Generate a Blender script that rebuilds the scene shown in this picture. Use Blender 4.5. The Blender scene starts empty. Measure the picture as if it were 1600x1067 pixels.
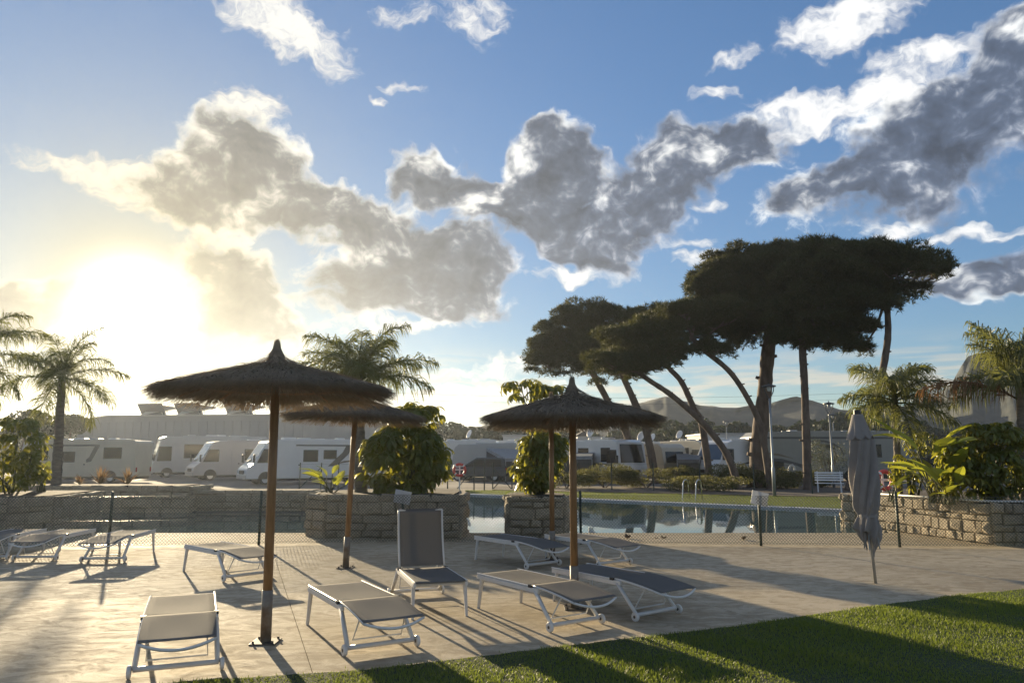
import bpy, bmesh, math, random
import numpy as np
from mathutils import Vector, Matrix

random.seed(7)
RNG = np.random.default_rng(7)
S = bpy.context.scene
COL = S.collection
R = math.radians

# ------------------------------------------------------------------ camera
CAM_H = 1.72
FPX, CX, CY, HOR = 1156.0, 800.0, 533.5, 712.0      # photo pixels
TILT = math.atan((HOR - CY) / FPX)
cd = bpy.data.cameras.new('camera')
cam = bpy.data.objects.new('camera', cd)
COL.objects.link(cam)
cam.location = (0, 0, CAM_H)
cam.rotation_euler = (R(90) + TILT, 0, 0)
cd.sensor_width = 36.0
cd.lens = 36.0 * FPX / 1600.0
cd.clip_start = 0.05
cd.clip_end = 20000
S.camera = cam

CT, ST = math.cos(TILT), math.sin(TILT)
def ray(px, py):
    x = (px - CX) / FPX
    y = (CY - py) / FPX
    return Vector((x, CT - y * ST, ST + y * CT))
def on_z(px, py, z=0.0):
    d = ray(px, py)
    t = (z - CAM_H) / d.z
    return Vector((d.x * t, d.y * t, z))
def at(px, py, Y):
    d = ray(px, py)
    t = Y / d.y
    return Vector((d.x * t, Y, CAM_H + d.z * t))

SUN_V = ray(205, 492).normalized()
SUN_EL = math.asin(SUN_V.z)
SUN_AZ = math.atan2(SUN_V.x, SUN_V.y)                # clockwise from +Y

# ------------------------------------------------------------------ world
W = bpy.data.worlds.new('World')
S.world = W
W.use_nodes = True
nt = W.node_tree
nt.nodes.clear()

class NG:
    """tiny helper to write node graphs as expressions"""
    def __init__(self, tree):
        self.t = tree
    def new(self, typ, **kw):
        n = self.t.nodes.new(typ)
        for k, v in kw.items():
            setattr(n, k, v)
        return n
    def put(self, sock, v):
        if v is None:
            return
        if hasattr(v, 'is_output') or isinstance(v, bpy.types.NodeSocket):
            self.t.links.new(v, sock)
        else:
            sock.default_value = v
    def m(self, op, a, b=None, c=None, clamp=False):
        n = self.new('ShaderNodeMath', operation=op, use_clamp=clamp)
        for i, v in enumerate((a, b, c)):
            if v is not None:
                self.put(n.inputs[i], v)
        return n.outputs[0]
    def v(self, op, a, b=None, scale=None):
        n = self.new('ShaderNodeVectorMath', operation=op)
        self.put(n.inputs[0], a)
        if b is not None:
            self.put(n.inputs[1], b)
        if scale is not None:
            self.put(n.inputs['Scale'], scale)
        return n.outputs['Value'] if op in ('LENGTH', 'DOT_PRODUCT', 'DISTANCE') else n.outputs[0]
    def xyz(self, x, y, z=0.0):
        n = self.new('ShaderNodeCombineXYZ')
        for i, q in enumerate((x, y, z)):
            self.put(n.inputs[i], q)
        return n.outputs[0]
    def noise(self, vec, scale, detail=4.0, rough=0.55, dist=0.0, lac=2.0, col=False):
        n = self.new('ShaderNodeTexNoise')
        self.put(n.inputs['Vector'], vec)
        n.inputs['Scale'].default_value = scale
        n.inputs['Detail'].default_value = detail
        n.inputs['Roughness'].default_value = rough
        n.inputs['Lacunarity'].default_value = lac
        n.inputs['Distortion'].default_value = dist
        return n.outputs['Color' if col else 'Fac']
    def ss(self, x, lo, hi, to0=0.0, to1=1.0):
        n = self.new('ShaderNodeMapRange', interpolation_type='SMOOTHSTEP')
        self.put(n.inputs[0], x)
        self.put(n.inputs[1], lo); self.put(n.inputs[2], hi)
        self.put(n.inputs[3], to0); self.put(n.inputs[4], to1)
        return n.outputs[0]
    def mix(self, f, a, b):
        n = self.new('ShaderNodeMix', data_type='RGBA')
        self.put(n.inputs['Factor'], f)
        self.put(n.inputs['A'], a); self.put(n.inputs['B'], b)
        return n.outputs['Result']
    def mapv(self, vec, loc=(0, 0, 0), rot=0.0, scale=(1, 1, 1)):
        n = self.new('ShaderNodeMapping', vector_type='TEXTURE')
        self.put(n.inputs['Vector'], vec)
        n.inputs['Location'].default_value = loc
        n.inputs['Rotation'].default_value = (0, 0, rot)
        n.inputs['Scale'].default_value = scale
        return n.outputs[0]

def azel(px, py):
    d = ray(px, py).normalized()
    return math.atan2(d.x, d.y), math.asin(d.z)

# cloud banks: photo-position of each bank turned into azimuth and elevation
# (x, y, half-length, half-height, slope in degrees (up to the right), weight)
GREY = [(390, 262, 105, 82, 0, 1), (330, 290, 130, 55, 10, .9), (515, 318, 110, 52, -24, 1), (600, 372, 120, 60, -12, 1),
        (690, 425, 115, 78, 0, 1.05), (600, 440, 105, 60, 0, .9), (675, 272, 62, 46, 0, 1), (740, 285, 60, 36, 0, .8),
        (865, 272, 100, 70, 0, 1.1), (830, 330, 120, 48, 0, .9), (930, 345, 110, 48, -10, .85), (1010, 290, 120, 60, 10, .9),
        (1105, 232, 135, 56, 6, .85), (905, 392, 78, 26, -10, .9), (650, 480, 150, 26, 2, .7),
        (1480, 215, 250, 92, 22, .85), (1340, 282, 160, 58, 14, .75), (1600, 150, 170, 115, 26, .85), (1545, 412, 120, 44, 4, 1.0),
        (45, 480, 95, 46, 0, .9), (370, 425, 100, 62, -25, .95), (395, 500, 95, 44, -30, .9)]
LIGHT = [(175, 268, 150, 26, -4, .9), (240, 315, 150, 30, -18, .9), (345, 372, 105, 26, -35, .9), (450, 45, 135, 52, -16, 1.1),
         (395, 172, 62, 36, 0, .95), (740, 25, 70, 36, 10, .6), (630, 30, 60, 18, 0, .45), (1325, 30, 130, 52, 10, 1.1),
         (1460, 85, 130, 32, -4, .95), (1285, 178, 125, 38, -8, 1.05), (1380, 140, 62, 40, 0, 1.25), (1513, 147, 74, 32, 4, 1.25),
         (1400, 357, 50, 20, 4, .95), (1110, 326, 24, 13, 0, .9), (905, 425, 76, 20, 6, .95), (1095, 400, 40, 14, 5, .8),
         (1075, 375, 40, 12, 5, .6), (1150, 95, 45, 15, 10, .6), (1115, 150, 40, 12, 0, .6), (1240, 205, 80, 16, 0, .9),
         (980, 380, 70, 16, 35, .9), (860, 198, 30, 12, 0, .7), (600, 160, 16, 8, 0, .7), (640, 135, 40, 10, 0, .35),
         (1530, 375, 110, 18, 2, 1.0), (620, 500, 140, 16, 4, .8), (760, 620, 150, 22, 6, .85), (780, 575, 120, 16, 10, .5)]

def blob_group(name, items, warp_amp, warp_scale, stretch, jag):
    g = bpy.data.node_groups.new(name, 'ShaderNodeTree')
    g.interface.new_socket('V', in_out='INPUT', socket_type='NodeSocketVector')
    g.interface.new_socket('D', in_out='OUTPUT', socket_type='NodeSocketFloat')
    g.interface.new_socket('N', in_out='OUTPUT', socket_type='NodeSocketFloat')
    q = NG(g)
    gi = g.nodes.new('NodeGroupInput'); go = g.nodes.new('NodeGroupOutput')
    v0 = gi.outputs[0]
    wv = q.v('SUBTRACT', q.noise(v0, warp_scale, 3.0, .6, col=True), (.5, .5, .5))
    v1 = q.v('ADD', v0, q.v('SCALE', wv, scale=warp_amp))
    d = None
    sp = q.new('ShaderNodeSeparateXYZ'); q.put(sp.inputs[0], v1)
    X, Y = sp.outputs[0], sp.outputs[1]
    lin = q.xyz(X, Y, 1.0)
    qua = q.xyz(q.m('MULTIPLY', X, X), q.m('MULTIPLY', X, Y), q.m('MULTIPLY', Y, Y))
    for (x, y, rx, ry, rot, wgt) in items:
        a, e = azel(x, y)
        k = math.hypot(x - CX, y - CY) / FPX
        sc = 1.0 / (FPX * (1 + .75 * k * k))
        c_, s_ = math.cos(R(rot)), math.sin(R(rot))
        ix, iy = 1 / (rx * sc) ** 2, 1 / (ry * sc) ** 2
        # quadratic form of a turned ellipse: wgt * (1 - |p|^2)
        A = c_ * c_ * ix + s_ * s_ * iy
        B = 2 * c_ * s_ * (ix - iy)
        C = s_ * s_ * ix + c_ * c_ * iy
        D_, E_ = -2 * A * a - B * e, -2 * C * e - B * a
        F_ = A * a * a + B * a * e + C * e * e - 1
        l = q.m('ADD', q.v('DOT_PRODUCT', qua, (-wgt * A, -wgt * B, -wgt * C)), q.v('DOT_PRODUCT', lin, (-wgt * D_, -wgt * E_, -wgt * F_)))
        d = l if d is None else q.m('SMOOTH_MAX', d, l, 0.30)
    d = q.m('MAXIMUM', d, -3.0)
    n1 = q.noise(q.v('MULTIPLY', v1, (1, stretch, 1)), jag[0], 6.0, .62)
    d = q.m('ADD', d, q.m('MULTIPLY', q.m('SUBTRACT', n1, .5), jag[1]))
    q.put(go.inputs[0], d)
    q.put(go.inputs[1], n1)
    return g
G_GREY = blob_group('cloud_bank_density', GREY, .15, 8.0, 1.3, (15.0, 2.1))
G_LIGHT = blob_group('cloud_wisp_density', LIGHT, .08, 16.0, 2.2, (27.0, 2.6))

q = NG(nt)
dirv = q.new('ShaderNodeTexCoord').outputs['Generated']
sep = q.new('ShaderNodeSeparateXYZ'); q.put(sep.inputs[0], dirv)
az = q.m('ARCTAN2', sep.outputs[0], sep.outputs[1])
el = q.m('ARCSINE', sep.outputs[2])
V2 = q.xyz(az, el, 0.0)
def grp(g, v):
    n = q.new('ShaderNodeGroup'); n.node_tree = g
    q.put(n.inputs[0], v)
    return n.outputs[0], n.outputs[1]

sky = q.new('ShaderNodeTexSky', sky_type='NISHITA', sun_disc=False)
sky.sun_elevation = SUN_EL
sky.sun_rotation = SUN_AZ
sky.altitude = 0
sky.air_density = 1.0
sky.dust_density = 0.0
sky.ozone_density = 1.6

cosang = q.v('DOT_PRODUCT', dirv, tuple(SUN_V))
ang = q.m('ARCCOSINE', q.m('MINIMUM', cosang, 1.0))
# sun aureole: bright core and the broad pale-gold scatter round it
def gauss(a, k):
    t = q.m('DIVIDE', a, k)
    return q.m('EXPONENT', q.m('MULTIPLY', q.m('MULTIPLY', t, t), -1.0))
core = gauss(ang, R(2.4))
inner = q.m('EXPONENT', q.m('DIVIDE', ang, -R(4.6)))
outer = q.m('EXPONENT', q.m('DIVIDE', ang, -R(13.0)))

# seen sky: where the photograph looks; elsewhere a field of the same kind of cloud
in_az = q.m('SUBTRACT', 1.0, q.ss(q.m('ABSOLUTE', az), R(36), R(46)))
in_el = q.m('SUBTRACT', 1.0, q.ss(el, R(33), R(42)))
infr = q.m('MULTIPLY', in_az, in_el)
flat = q.v('SCALE', dirv, scale=q.m('DIVIDE', 1.0, q.m('MAXIMUM', q.m('ADD', sep.outputs[2], .12), .05)))
fieldn = q.noise(flat, 1.1, 4.0, .55, .3)
field = q.m('MULTIPLY', q.m('SUBTRACT', q.m('MULTIPLY', q.m('SUBTRACT', fieldn, .5), 4.2), .15), q.m('SUBTRACT', 1.0, infr))

toward = math.hypot(1, 1)
sun2 = (SUN_AZ, SUN_EL, 0)
tosun = q.v('NORMALIZE', q.v('SUBTRACT', sun2, V2))
V2s = q.v('ADD', V2, q.v('SCALE', tosun, scale=.030))
outside = q.m('MULTIPLY', q.m('SUBTRACT', 1.0, infr), 4.0)
gd, gn = grp(G_GREY, V2)
ld, ln = grp(G_LIGHT, V2)
dG = q.m('MAXIMUM', q.m('SUBTRACT', gd, outside), q.m('SUBTRACT', field, q.m('MULTIPLY', infr, 4.0)))
dL = q.m('SUBTRACT', ld, outside)
# low streaks along the whole horizon
st = q.noise(q.v('MULTIPLY', V2, (1.0, 7.0, 1)), 7.0, 4.0, .6, .4)
band = q.m('MULTIPLY', q.ss(el, R(.5), R(2.2)), q.m('SUBTRACT', 1.0, q.ss(el, R(4.5), R(9.0))))
aH = q.m('MULTIPLY', q.ss(st, .44, .60), band)

dG = q.m('ADD', dG, q.m('MULTIPLY', q.m('SUBTRACT', q.noise(V2, 62.0, 3.0, .65), .5), .55))
aG = q.ss(dG, -.42, .34)
thick = q.ss(dG, -.12, .42)
relief = q.m('SUBTRACT', gn, q.noise(q.v('MULTIPLY', V2s, (1, 1.3, 1)), 17.0, 3.0, .62))
lit = q.ss(relief, .0, .30)                                        # billows turned to the sun
aL = q.m('MULTIPLY', q.ss(dL, -.25, 1.05), .95)

near = q.m('MINIMUM', 1.0, q.m('MULTIPLY', outer, 1.5))
bright = q.ss(q.m('ADD', relief, q.m('MULTIPLY', q.m('SUBTRACT', fieldn, .5), 1.2)), -.16, .26)
edgecol = q.mix(near, q.mix(bright, (1.5, 1.85, 2.6, 1), (4.9, 4.9, 4.7, 1)), (3.0, 2.6, 1.6, 1))
corecol = q.mix(near, (.50, .68, 1.05, 1), (1.15, .98, .66, 1))
gcol = q.mix(q.m('MULTIPLY', thick, q.m('SUBTRACT', 1.0, q.m('MULTIPLY', lit, .60))), edgecol, corecol)
gcol = q.v('SCALE', gcol, scale=q.m('MAXIMUM', .55, q.m('MULTIPLY_ADD', relief, 1.9, 1.0)))
lcol = q.v('SCALE', q.mix(near, (4.6, 4.6, 4.6, 1), (3.3, 2.9, 1.9, 1)), scale=q.ss(dL, .0, 1.0, .86, 1.06))
hcol = q.mix(near, (3.4, 3.1, 2.6, 1), (2.6, 2.1, 1.1, 1))

# blue of the clear sky: Nishita, cooled a little away from the sun
skyc = q.v('MULTIPLY', sky.outputs[0], (.66, .90, 1.20))
skyc = q.v('SCALE', skyc, scale=q.m('DIVIDE', 1.0, q.m('ADD', 1.0, q.m('DIVIDE', q.v('LENGTH', skyc), 6.5))))
skyc = q.mix(q.m('MULTIPLY', q.m('POWER', near, 1.7), .85), skyc, (1.9, 1.7, 1.05, 1))
c = q.mix(q.m('MULTIPLY', aH, .80), skyc, hcol)
c = q.mix(aL, c, lcol)
c = q.mix(aG, c, gcol)
glow = q.v('ADD', q.v('SCALE', (1.0, .92, .70), scale=q.m('MULTIPLY', core, 32.0)),
           q.v('ADD', q.v('SCALE', (1.0, .86, .48), scale=q.m('MULTIPLY', inner, .5)),
               q.v('SCALE', (1.0, .84, .50), scale=q.m('MULTIPLY', outer, .0))))
c = q.v('ADD', c, glow)
bg = q.new('ShaderNodeBackground')
q.put(bg.inputs['Color'], c)
bg.inputs['Strength'].default_value = 0.10
wo = q.new('ShaderNodeOutputWorld')
nt.links.new(bg.outputs[0], wo.inputs['Surface'])
try:
    W.cycles.sampling_method = 'MANUAL'; W.cycles.sample_map_resolution = 512
except Exception:
    pass

# ------------------------------------------------------------------ sun lamp
sd = bpy.data.lights.new('sun', 'SUN')
sd.energy = 5.0
sd.angle = R(0.55)
sd.color = (1.0, .81, .52)
so = bpy.data.objects.new('sun', sd)
COL.objects.link(so)
so.location = (-20, 40, 30)
so.rotation_euler = (-SUN_V).to_track_quat('-Z', 'Y').to_euler()

S.view_settings.view_transform = 'Standard'
S.view_settings.look = 'None'
S.view_settings.exposure = 1.15
S.view_settings.gamma = 1.0
S.view_settings.use_curve_mapping = False
S.render.engine = 'CYCLES'
S.cycles.max_bounces = 8
S.cycles.transparent_max_bounces = 8
S.cycles.volume_bounces = 0
HAZE = 0.00034

# ------------------------------------------------------------------ materials
MATS = {}
def mat(name, col, rough=.6, var=.0, vscale=6.0, bump=0.0, bscale=30.0, metal=0.0, col2=None, trans=0.0, tcol=None,
        spec=.5, stretch=(1, 1, 1), objrand=0.0, coat=0.0):
    """plain node material: colour broken up by noise, optional bump and light passing through (leaves, straw, cloth)"""
    if name in MATS:
        return MATS[name]
    m = bpy.data.materials.new(name)
    m.use_nodes = True
    t = m.node_tree
    t.nodes.clear()
    g = NG(t)
    co = g.new('ShaderNodeTexCoord').outputs['Object']
    c4 = (*col, 1)
    base = None
    if var or col2:
        v = g.v('MULTIPLY', co, stretch)
        n = g.noise(v, vscale, 4.0, .6)
        f = g.ss(n, .3, .7)
        k = col2 if col2 else tuple(min(1, x * (1 - var)) for x in col)
        base = g.mix(f, (*k, 1), c4)
    if objrand:
        oi = g.new('ShaderNodeObjectInfo').outputs['Random']
        base = g.v('SCALE', base if base is not None else c4[:3], scale=g.m('MULTIPLY_ADD', oi, 2 * objrand, 1 - objrand))
    p = g.new('ShaderNodeBsdfPrincipled')
    if base is not None:
        g.put(p.inputs['Base Color'], base)
    else:
        p.inputs['Base Color'].default_value = c4
    p.inputs['Roughness'].default_value = rough
    p.inputs['Metallic'].default_value = metal
    p.inputs['Specular IOR Level'].default_value = spec
    p.inputs['Coat Weight'].default_value = coat
    if bump:
        b = g.new('ShaderNodeBump')
        b.inputs['Strength'].default_value = bump
        b.inputs['Distance'].default_value = .02
        g.put(b.inputs['Height'], g.noise(g.v('MULTIPLY', co, stretch), bscale, 5.0, .6))
        t.links.new(b.outputs[0], p.inputs['Normal'])
    out = g.new('ShaderNodeOutputMaterial')
    if trans:
        tr = g.new('ShaderNodeBsdfTranslucent')
        tr.inputs['Color'].default_value = (*(tcol or col), 1)
        mx = g.new('ShaderNodeMixShader')
        mx.inputs[0].default_value = trans
        t.links.new(p.outputs[0], mx.inputs[1])
        t.links.new(tr.outputs[0], mx.inputs[2])
        t.links.new(mx.outputs[0], out.inputs[0])
    else:
        t.links.new(p.outputs[0], out.inputs[0])
    MATS[name] = m
    return m

def deck_material():
    m = bpy.data.materials.new('trowelled concrete'); m.use_nodes = True
    t = m.node_tree; t.nodes.clear(); g = NG(t)
    co = g.new('ShaderNodeTexCoord').outputs['Object']
    w = g.v('ADD', co, g.v('SCALE', g.noise(co, 1.3, 3, .6, col=True), scale=.5))
    sw = g.noise(g.v('MULTIPLY', w, (.8, 1.5, 1)), 4.6, 6, .68, .6)      # swept trowel marks
    big = g.noise(co, .35, 3, .5)
    fine = g.noise(co, 85, 4, .75)
    f = g.m('ADD', g.m('MULTIPLY', sw, .7), g.m('MULTIPLY', big, .3))
    c = g.mix(g.ss(f, .40, .60), (.34, .272, .18, 1), (.50, .42, .298, 1))
    c = g.v('SCALE', c, scale=g.m('MULTIPLY_ADD', fine, .8, .6))
    spot = g.noise(co, 7.5, 5, .65)
    c = g.v('SCALE', c, scale=g.ss(spot, .22, .40, .80, 1.0))
    p = g.new('ShaderNodeBsdfPrincipled')
    g.put(p.inputs['Base Color'], c)
    g.put(p.inputs['Roughness'], g.ss(sw, .3, .7, .88, .74))
    p.inputs['Specular IOR Level'].default_value = .28
    b = g.new('ShaderNodeBump'); b.inputs['Strength'].default_value = .62; b.inputs['Distance'].default_value = .02
    g.put(b.inputs['Height'], g.m('ADD', g.m('MULTIPLY', sw, .8), g.m('MULTIPLY', fine, .30)))
    t.links.new(b.outputs[0], p.inputs['Normal'])
    o = g.new('ShaderNodeOutputMaterial'); t.links.new(p.outputs[0], o.inputs[0])
    return m
def water_material():
    m = bpy.data.materials.new('pool water'); m.use_nodes = True
    t = m.node_tree; t.nodes.clear(); g = NG(t)
    co = g.new('ShaderNodeTexCoord').outputs['Object']
    p = g.new('ShaderNodeBsdfPrincipled')
    p.inputs['Base Color'].default_value = (.045, .10, .12, 1)
    p.inputs['Roughness'].default_value = .015
    p.inputs['IOR'].default_value = 1.40
    p.inputs['Specular IOR Level'].default_value = 1.0
    b = g.new('ShaderNodeBump'); b.inputs['Strength'].default_value = .05; b.inputs['Distance'].default_value = .02
    g.put(b.inputs['Height'], g.noise(g.v('MULTIPLY', co, (1, .6, 1)), 2.6, 3, .5))
    t.links.new(b.outputs[0], p.inputs['Normal'])
    o = g.new('ShaderNodeOutputMaterial'); t.links.new(p.outputs[0], o.inputs[0])
    return m
M_DECK, M_WATER = deck_material(), water_material()
M_WHITE = mat('white powder-coated metal', (.74, .72, .68), .38, .06, 9)
M_SLING = mat('grey woven sling', (.215, .205, .19), .85, .12, 220, .25, 400, spec=.15, trans=.22, tcol=(.30, .28, .25), stretch=(1, .25, 1))
M_RUBBER = mat('dark rubber', (.03, .03, .03), .7)
M_STRAW = mat('weathered straw', (.29, .23, .155), .8, .45, 14, .2, 60, trans=.22, tcol=(.34, .23, .10))
M_STRAWIN = mat('straw lining', (.22, .17, .11), .9, .4, 20, .3, 60)
M_POLE = mat('varnished pine pole', (.36, .20, .085), .5, .35, 5, .15, 40, stretch=(6, 6, .7))
M_SLEEVE = mat('stained galvanised sleeve', (.30, .28, .24), .55, .4, 5, .1, 40, metal=.35, col2=(.17, .11, .06))
M_STEEL = mat('dark steel', (.10, .09, .08), .5, metal=.6)
M_CHROME = mat('polished steel', (.62, .62, .62), .18, metal=1.0)
M_GREENWIRE = mat('green coated wire', (.055, .075, .055), .34, spec=.7)
M_POSTGREEN = mat('dark green post', (.03, .045, .035), .5)
M_STONE = mat('limestone block', (.50, .415, .295), .85, .35, 5, .9, 9, objrand=.16)
M_MORTAR = mat('mortar bed', (.33, .27, .19), .95, .3, 8, .4, 20)
M_SOIL = mat('garden soil', (.07, .05, .035), .95, .4, 6, .6, 20)
M_COPING = mat('pale coping stone', (.55, .56, .56), .55, .15, 4, .1, 20, objrand=.06)
M_GRASS = mat('lawn blades', (.10, .15, .022), .5, .35, 1.3, trans=.48, tcol=(.26, .32, .035), col2=(.13, .155, .03))
M_TURF = mat('turf soil', (.035, .055, .016), .95, .4, 5, .5, 40)
M_FARGRASS = mat('far strip grass', (.13, .17, .04), .8, .35, 3, .5, 60)
M_GROUND = mat('dry ground', (.17, .145, .11), .95, .3, .05)
M_PARK = mat('gravel car park', (.19, .165, .135), .95, .25, .3, .4, 4)
M_BARK = mat('pine bark', (.17, .125, .095), .9, .5, 3.5, 1.0, 7, stretch=(1, 1, .45))
M_NEEDLE = mat('pine needles', (.040, .054, .018), .6, .3, 1.5, trans=.26, tcol=(.13, .13, .025), col2=(.060, .060, .020))
M_WOOD = mat('far foliage', (.035, .052, .026), .8, .3, .3, trans=.12, tcol=(.06, .08, .02))
M_HEDGE = mat('hedge leaves', (.055, .075, .025), .6, .4, 1.2, trans=.35, tcol=(.20, .19, .04), col2=(.085, .085, .03))
M_OLIVE = mat('olive leaves', (.10, .125, .085), .6, .3, 2, trans=.25, tcol=(.16, .17, .09))
M_SCHEF = mat('glossy umbrella-tree leaves', (.095, .125, .025), .30, .3, 5, trans=.38, tcol=(.44, .41, .05), objrand=.22)
M_BANANA = mat('broad paddle leaves', (.11, .15, .03), .38, .2, 4, trans=.5, tcol=(.48, .50, .05), stretch=(1, 6, 1), objrand=.2)
M_PALM = mat('palm leaflets', (.085, .105, .038), .42, .25, 3, trans=.38, tcol=(.28, .29, .07), objrand=.15)
M_DEADFROND = mat('dry brown frond', (.20, .115, .055), .8, .4, 5, trans=.3, tcol=(.30, .15, .05))
M_PALMTRUNK = mat('ringed palm trunk', (.24, .20, .155), .9, .4, 5, .8, 8, stretch=(1, 1, 4))
M_STALK = mat('plant stalk', (.10, .105, .05), .7)
M_AGAVE = mat('spiky cordyline leaves', (.13, .12, .06), .5, .3, 3, trans=.3, tcol=(.35, .20, .08))
M_RV = mat('white coachwork', (.70, .69, .66), .28, .06, 1.2, coat=.3)
M_RVBEIGE = mat('cream coachwork', (.55, .48, .36), .35, .08, 1.2, coat=.2)
M_RVSILVER = mat('silver grey coachwork', (.44, .44, .43), .32, .08, 1.2, coat=.3)
M_GLASS = mat('dark tinted glass', (.014, .018, .022), .08, spec=.45)
M_BLUEGLASS = mat('bluish windscreen', (.05, .075, .10), .06, spec=.9)
M_FRAME = mat('black trim', (.025, .025, .025), .5)
M_DECAL = mat('grey side decal', (.10, .095, .09), .4)
M_DECALB = mat('brown side decal', (.20, .15, .10), .4)
M_HUB = mat('alloy hub', (.45, .45, .45), .35, metal=.7)
M_LAMPGLASS = mat('clear lamp glass', (.6, .62, .64), .12)
M_REDLIGHT = mat('red lens', (.35, .02, .015), .25)
M_RED = mat('red life ring', (.55, .055, .035), .45)
M_CARBLUE = mat('dark blue car paint', (.035, .05, .065), .22, coat=.6)
M_CARRED = mat('dark red car paint', (.16, .02, .02), .25, coat=.6)
M_TENT = mat('dark grey awning cloth', (.055, .055, .055), .8, .2, 3)
M_TENTL = mat('light grey awning cloth', (.33, .35, .37), .7, .2, 3, trans=.2)
M_HANGAR = mat('grey metal cladding', (.30, .30, .30), .6, .12, .4)
M_HANGARROOF = mat('roof trim', (.40, .40, .39), .5)
M_PANEL = mat('solar panel', (.05, .06, .09), .2, spec=.7)
M_WALLWHITE = mat('white rendered wall', (.62, .62, .61), .8, .1, .4)
M_ROOFDARK = mat('dark roof tiles', (.09, .085, .085), .8)
M_LAMP = mat('galvanised lamp post', (.30, .32, .33), .45, metal=.5)
M_LAMPHEAD = mat('dark lantern', (.05, .055, .06), .5)
M_BENCH = mat('white bench slats', (.68, .69, .70), .5)
M_CANVAS = mat('taupe parasol canvas', (.34, .31, .285), .85, .15, 5, .15, 300, trans=.15, tcol=(.30, .25, .20))
M_SIGN = mat('white notice board', (.66, .66, .66), .5, .08, 12, trans=.25)
M_LEAFLIT = mat('dead leaf', (.16, .085, .035), .8, .3, 20)
M_CABLE = mat('black cable', (.02, .02, .02), .6)
M_BLUEBUS = mat('blue grey coachwork', (.09, .14, .20), .35, coat=.3)

def hills_material():
    m = bpy.data.materials.new('scrub hillside'); m.use_nodes = True
    t = m.node_tree; t.nodes.clear(); g = NG(t)
    co = g.new('ShaderNodeTexCoord').outputs['Object']
    n = g.noise(co, .024, 6, .68)
    n2 = g.noise(co, .12, 4, .6)
    c = g.mix(g.ss(g.m('ADD', g.m('MULTIPLY', n, .65), g.m('MULTIPLY', n2, .35)), .40, .60), (.018, .027, .026, 1), (.055, .060, .050, 1))
    p = g.new('ShaderNodeBsdfPrincipled'); g.put(p.inputs['Base Color'], c); p.inputs['Roughness'].default_value = .95
    o = g.new('ShaderNodeOutputMaterial'); t.links.new(p.outputs[0], o.inputs[0])
    return m
M_HILL = hills_material()

# ------------------------------------------------------------------ builders
def link(name, me, m=None, parent=None, kind=None, smooth=False):
    o = bpy.data.objects.new(name, me)
    COL.objects.link(o)
    if m is not None and len(me.materials) == 0:
        me.materials.append(m)
    if parent is not None:
        o.parent = parent
    if kind:
        o['kind'] = kind
    if smooth:
        me.polygons.foreach_set('use_smooth', np.ones(len(me.polygons), dtype=bool))
    return o
def thing(name, label, cat, loc=(0, 0, 0), rz=0.0, group=None):
    o = bpy.data.objects.new(name, None)
    COL.objects.link(o)
    o.empty_display_size = .2
    o.location = loc
    o.rotation_euler = (0, 0, rz)
    o['label'] = label
    o['category'] = cat
    if group:
        o['group'] = group
    return o
def tag(o, label, cat, group=None):
    o['label'] = label; o['category'] = cat
    if group:
        o['group'] = group
    return o
def copy_tree(o, parent=None):
    c = o.copy(); COL.objects.link(c); c.parent = parent
    for ch in list(o.children):
        copy_tree(ch, c)
    return c

def np_mesh(name, V, F):
    """fast mesh from arrays; F is (n,3) or (n,4)"""
    V = np.asarray(V, dtype=np.float32); F = np.asarray(F, dtype=np.int32)
    me = bpy.data.meshes.new(name)
    k = F.shape[1]
    me.vertices.add(len(V)); me.vertices.foreach_set('co', V.ravel())
    me.loops.add(F.size); me.loops.foreach_set('vertex_index', F.ravel())
    me.polygons.add(len(F))
    me.polygons.foreach_set('loop_start', np.arange(0, F.size, k, dtype=np.int32))
    me.polygons.foreach_set('loop_total', np.full(len(F), k, dtype=np.int32))
    me.update(calc_edges=True)
    return me

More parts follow.
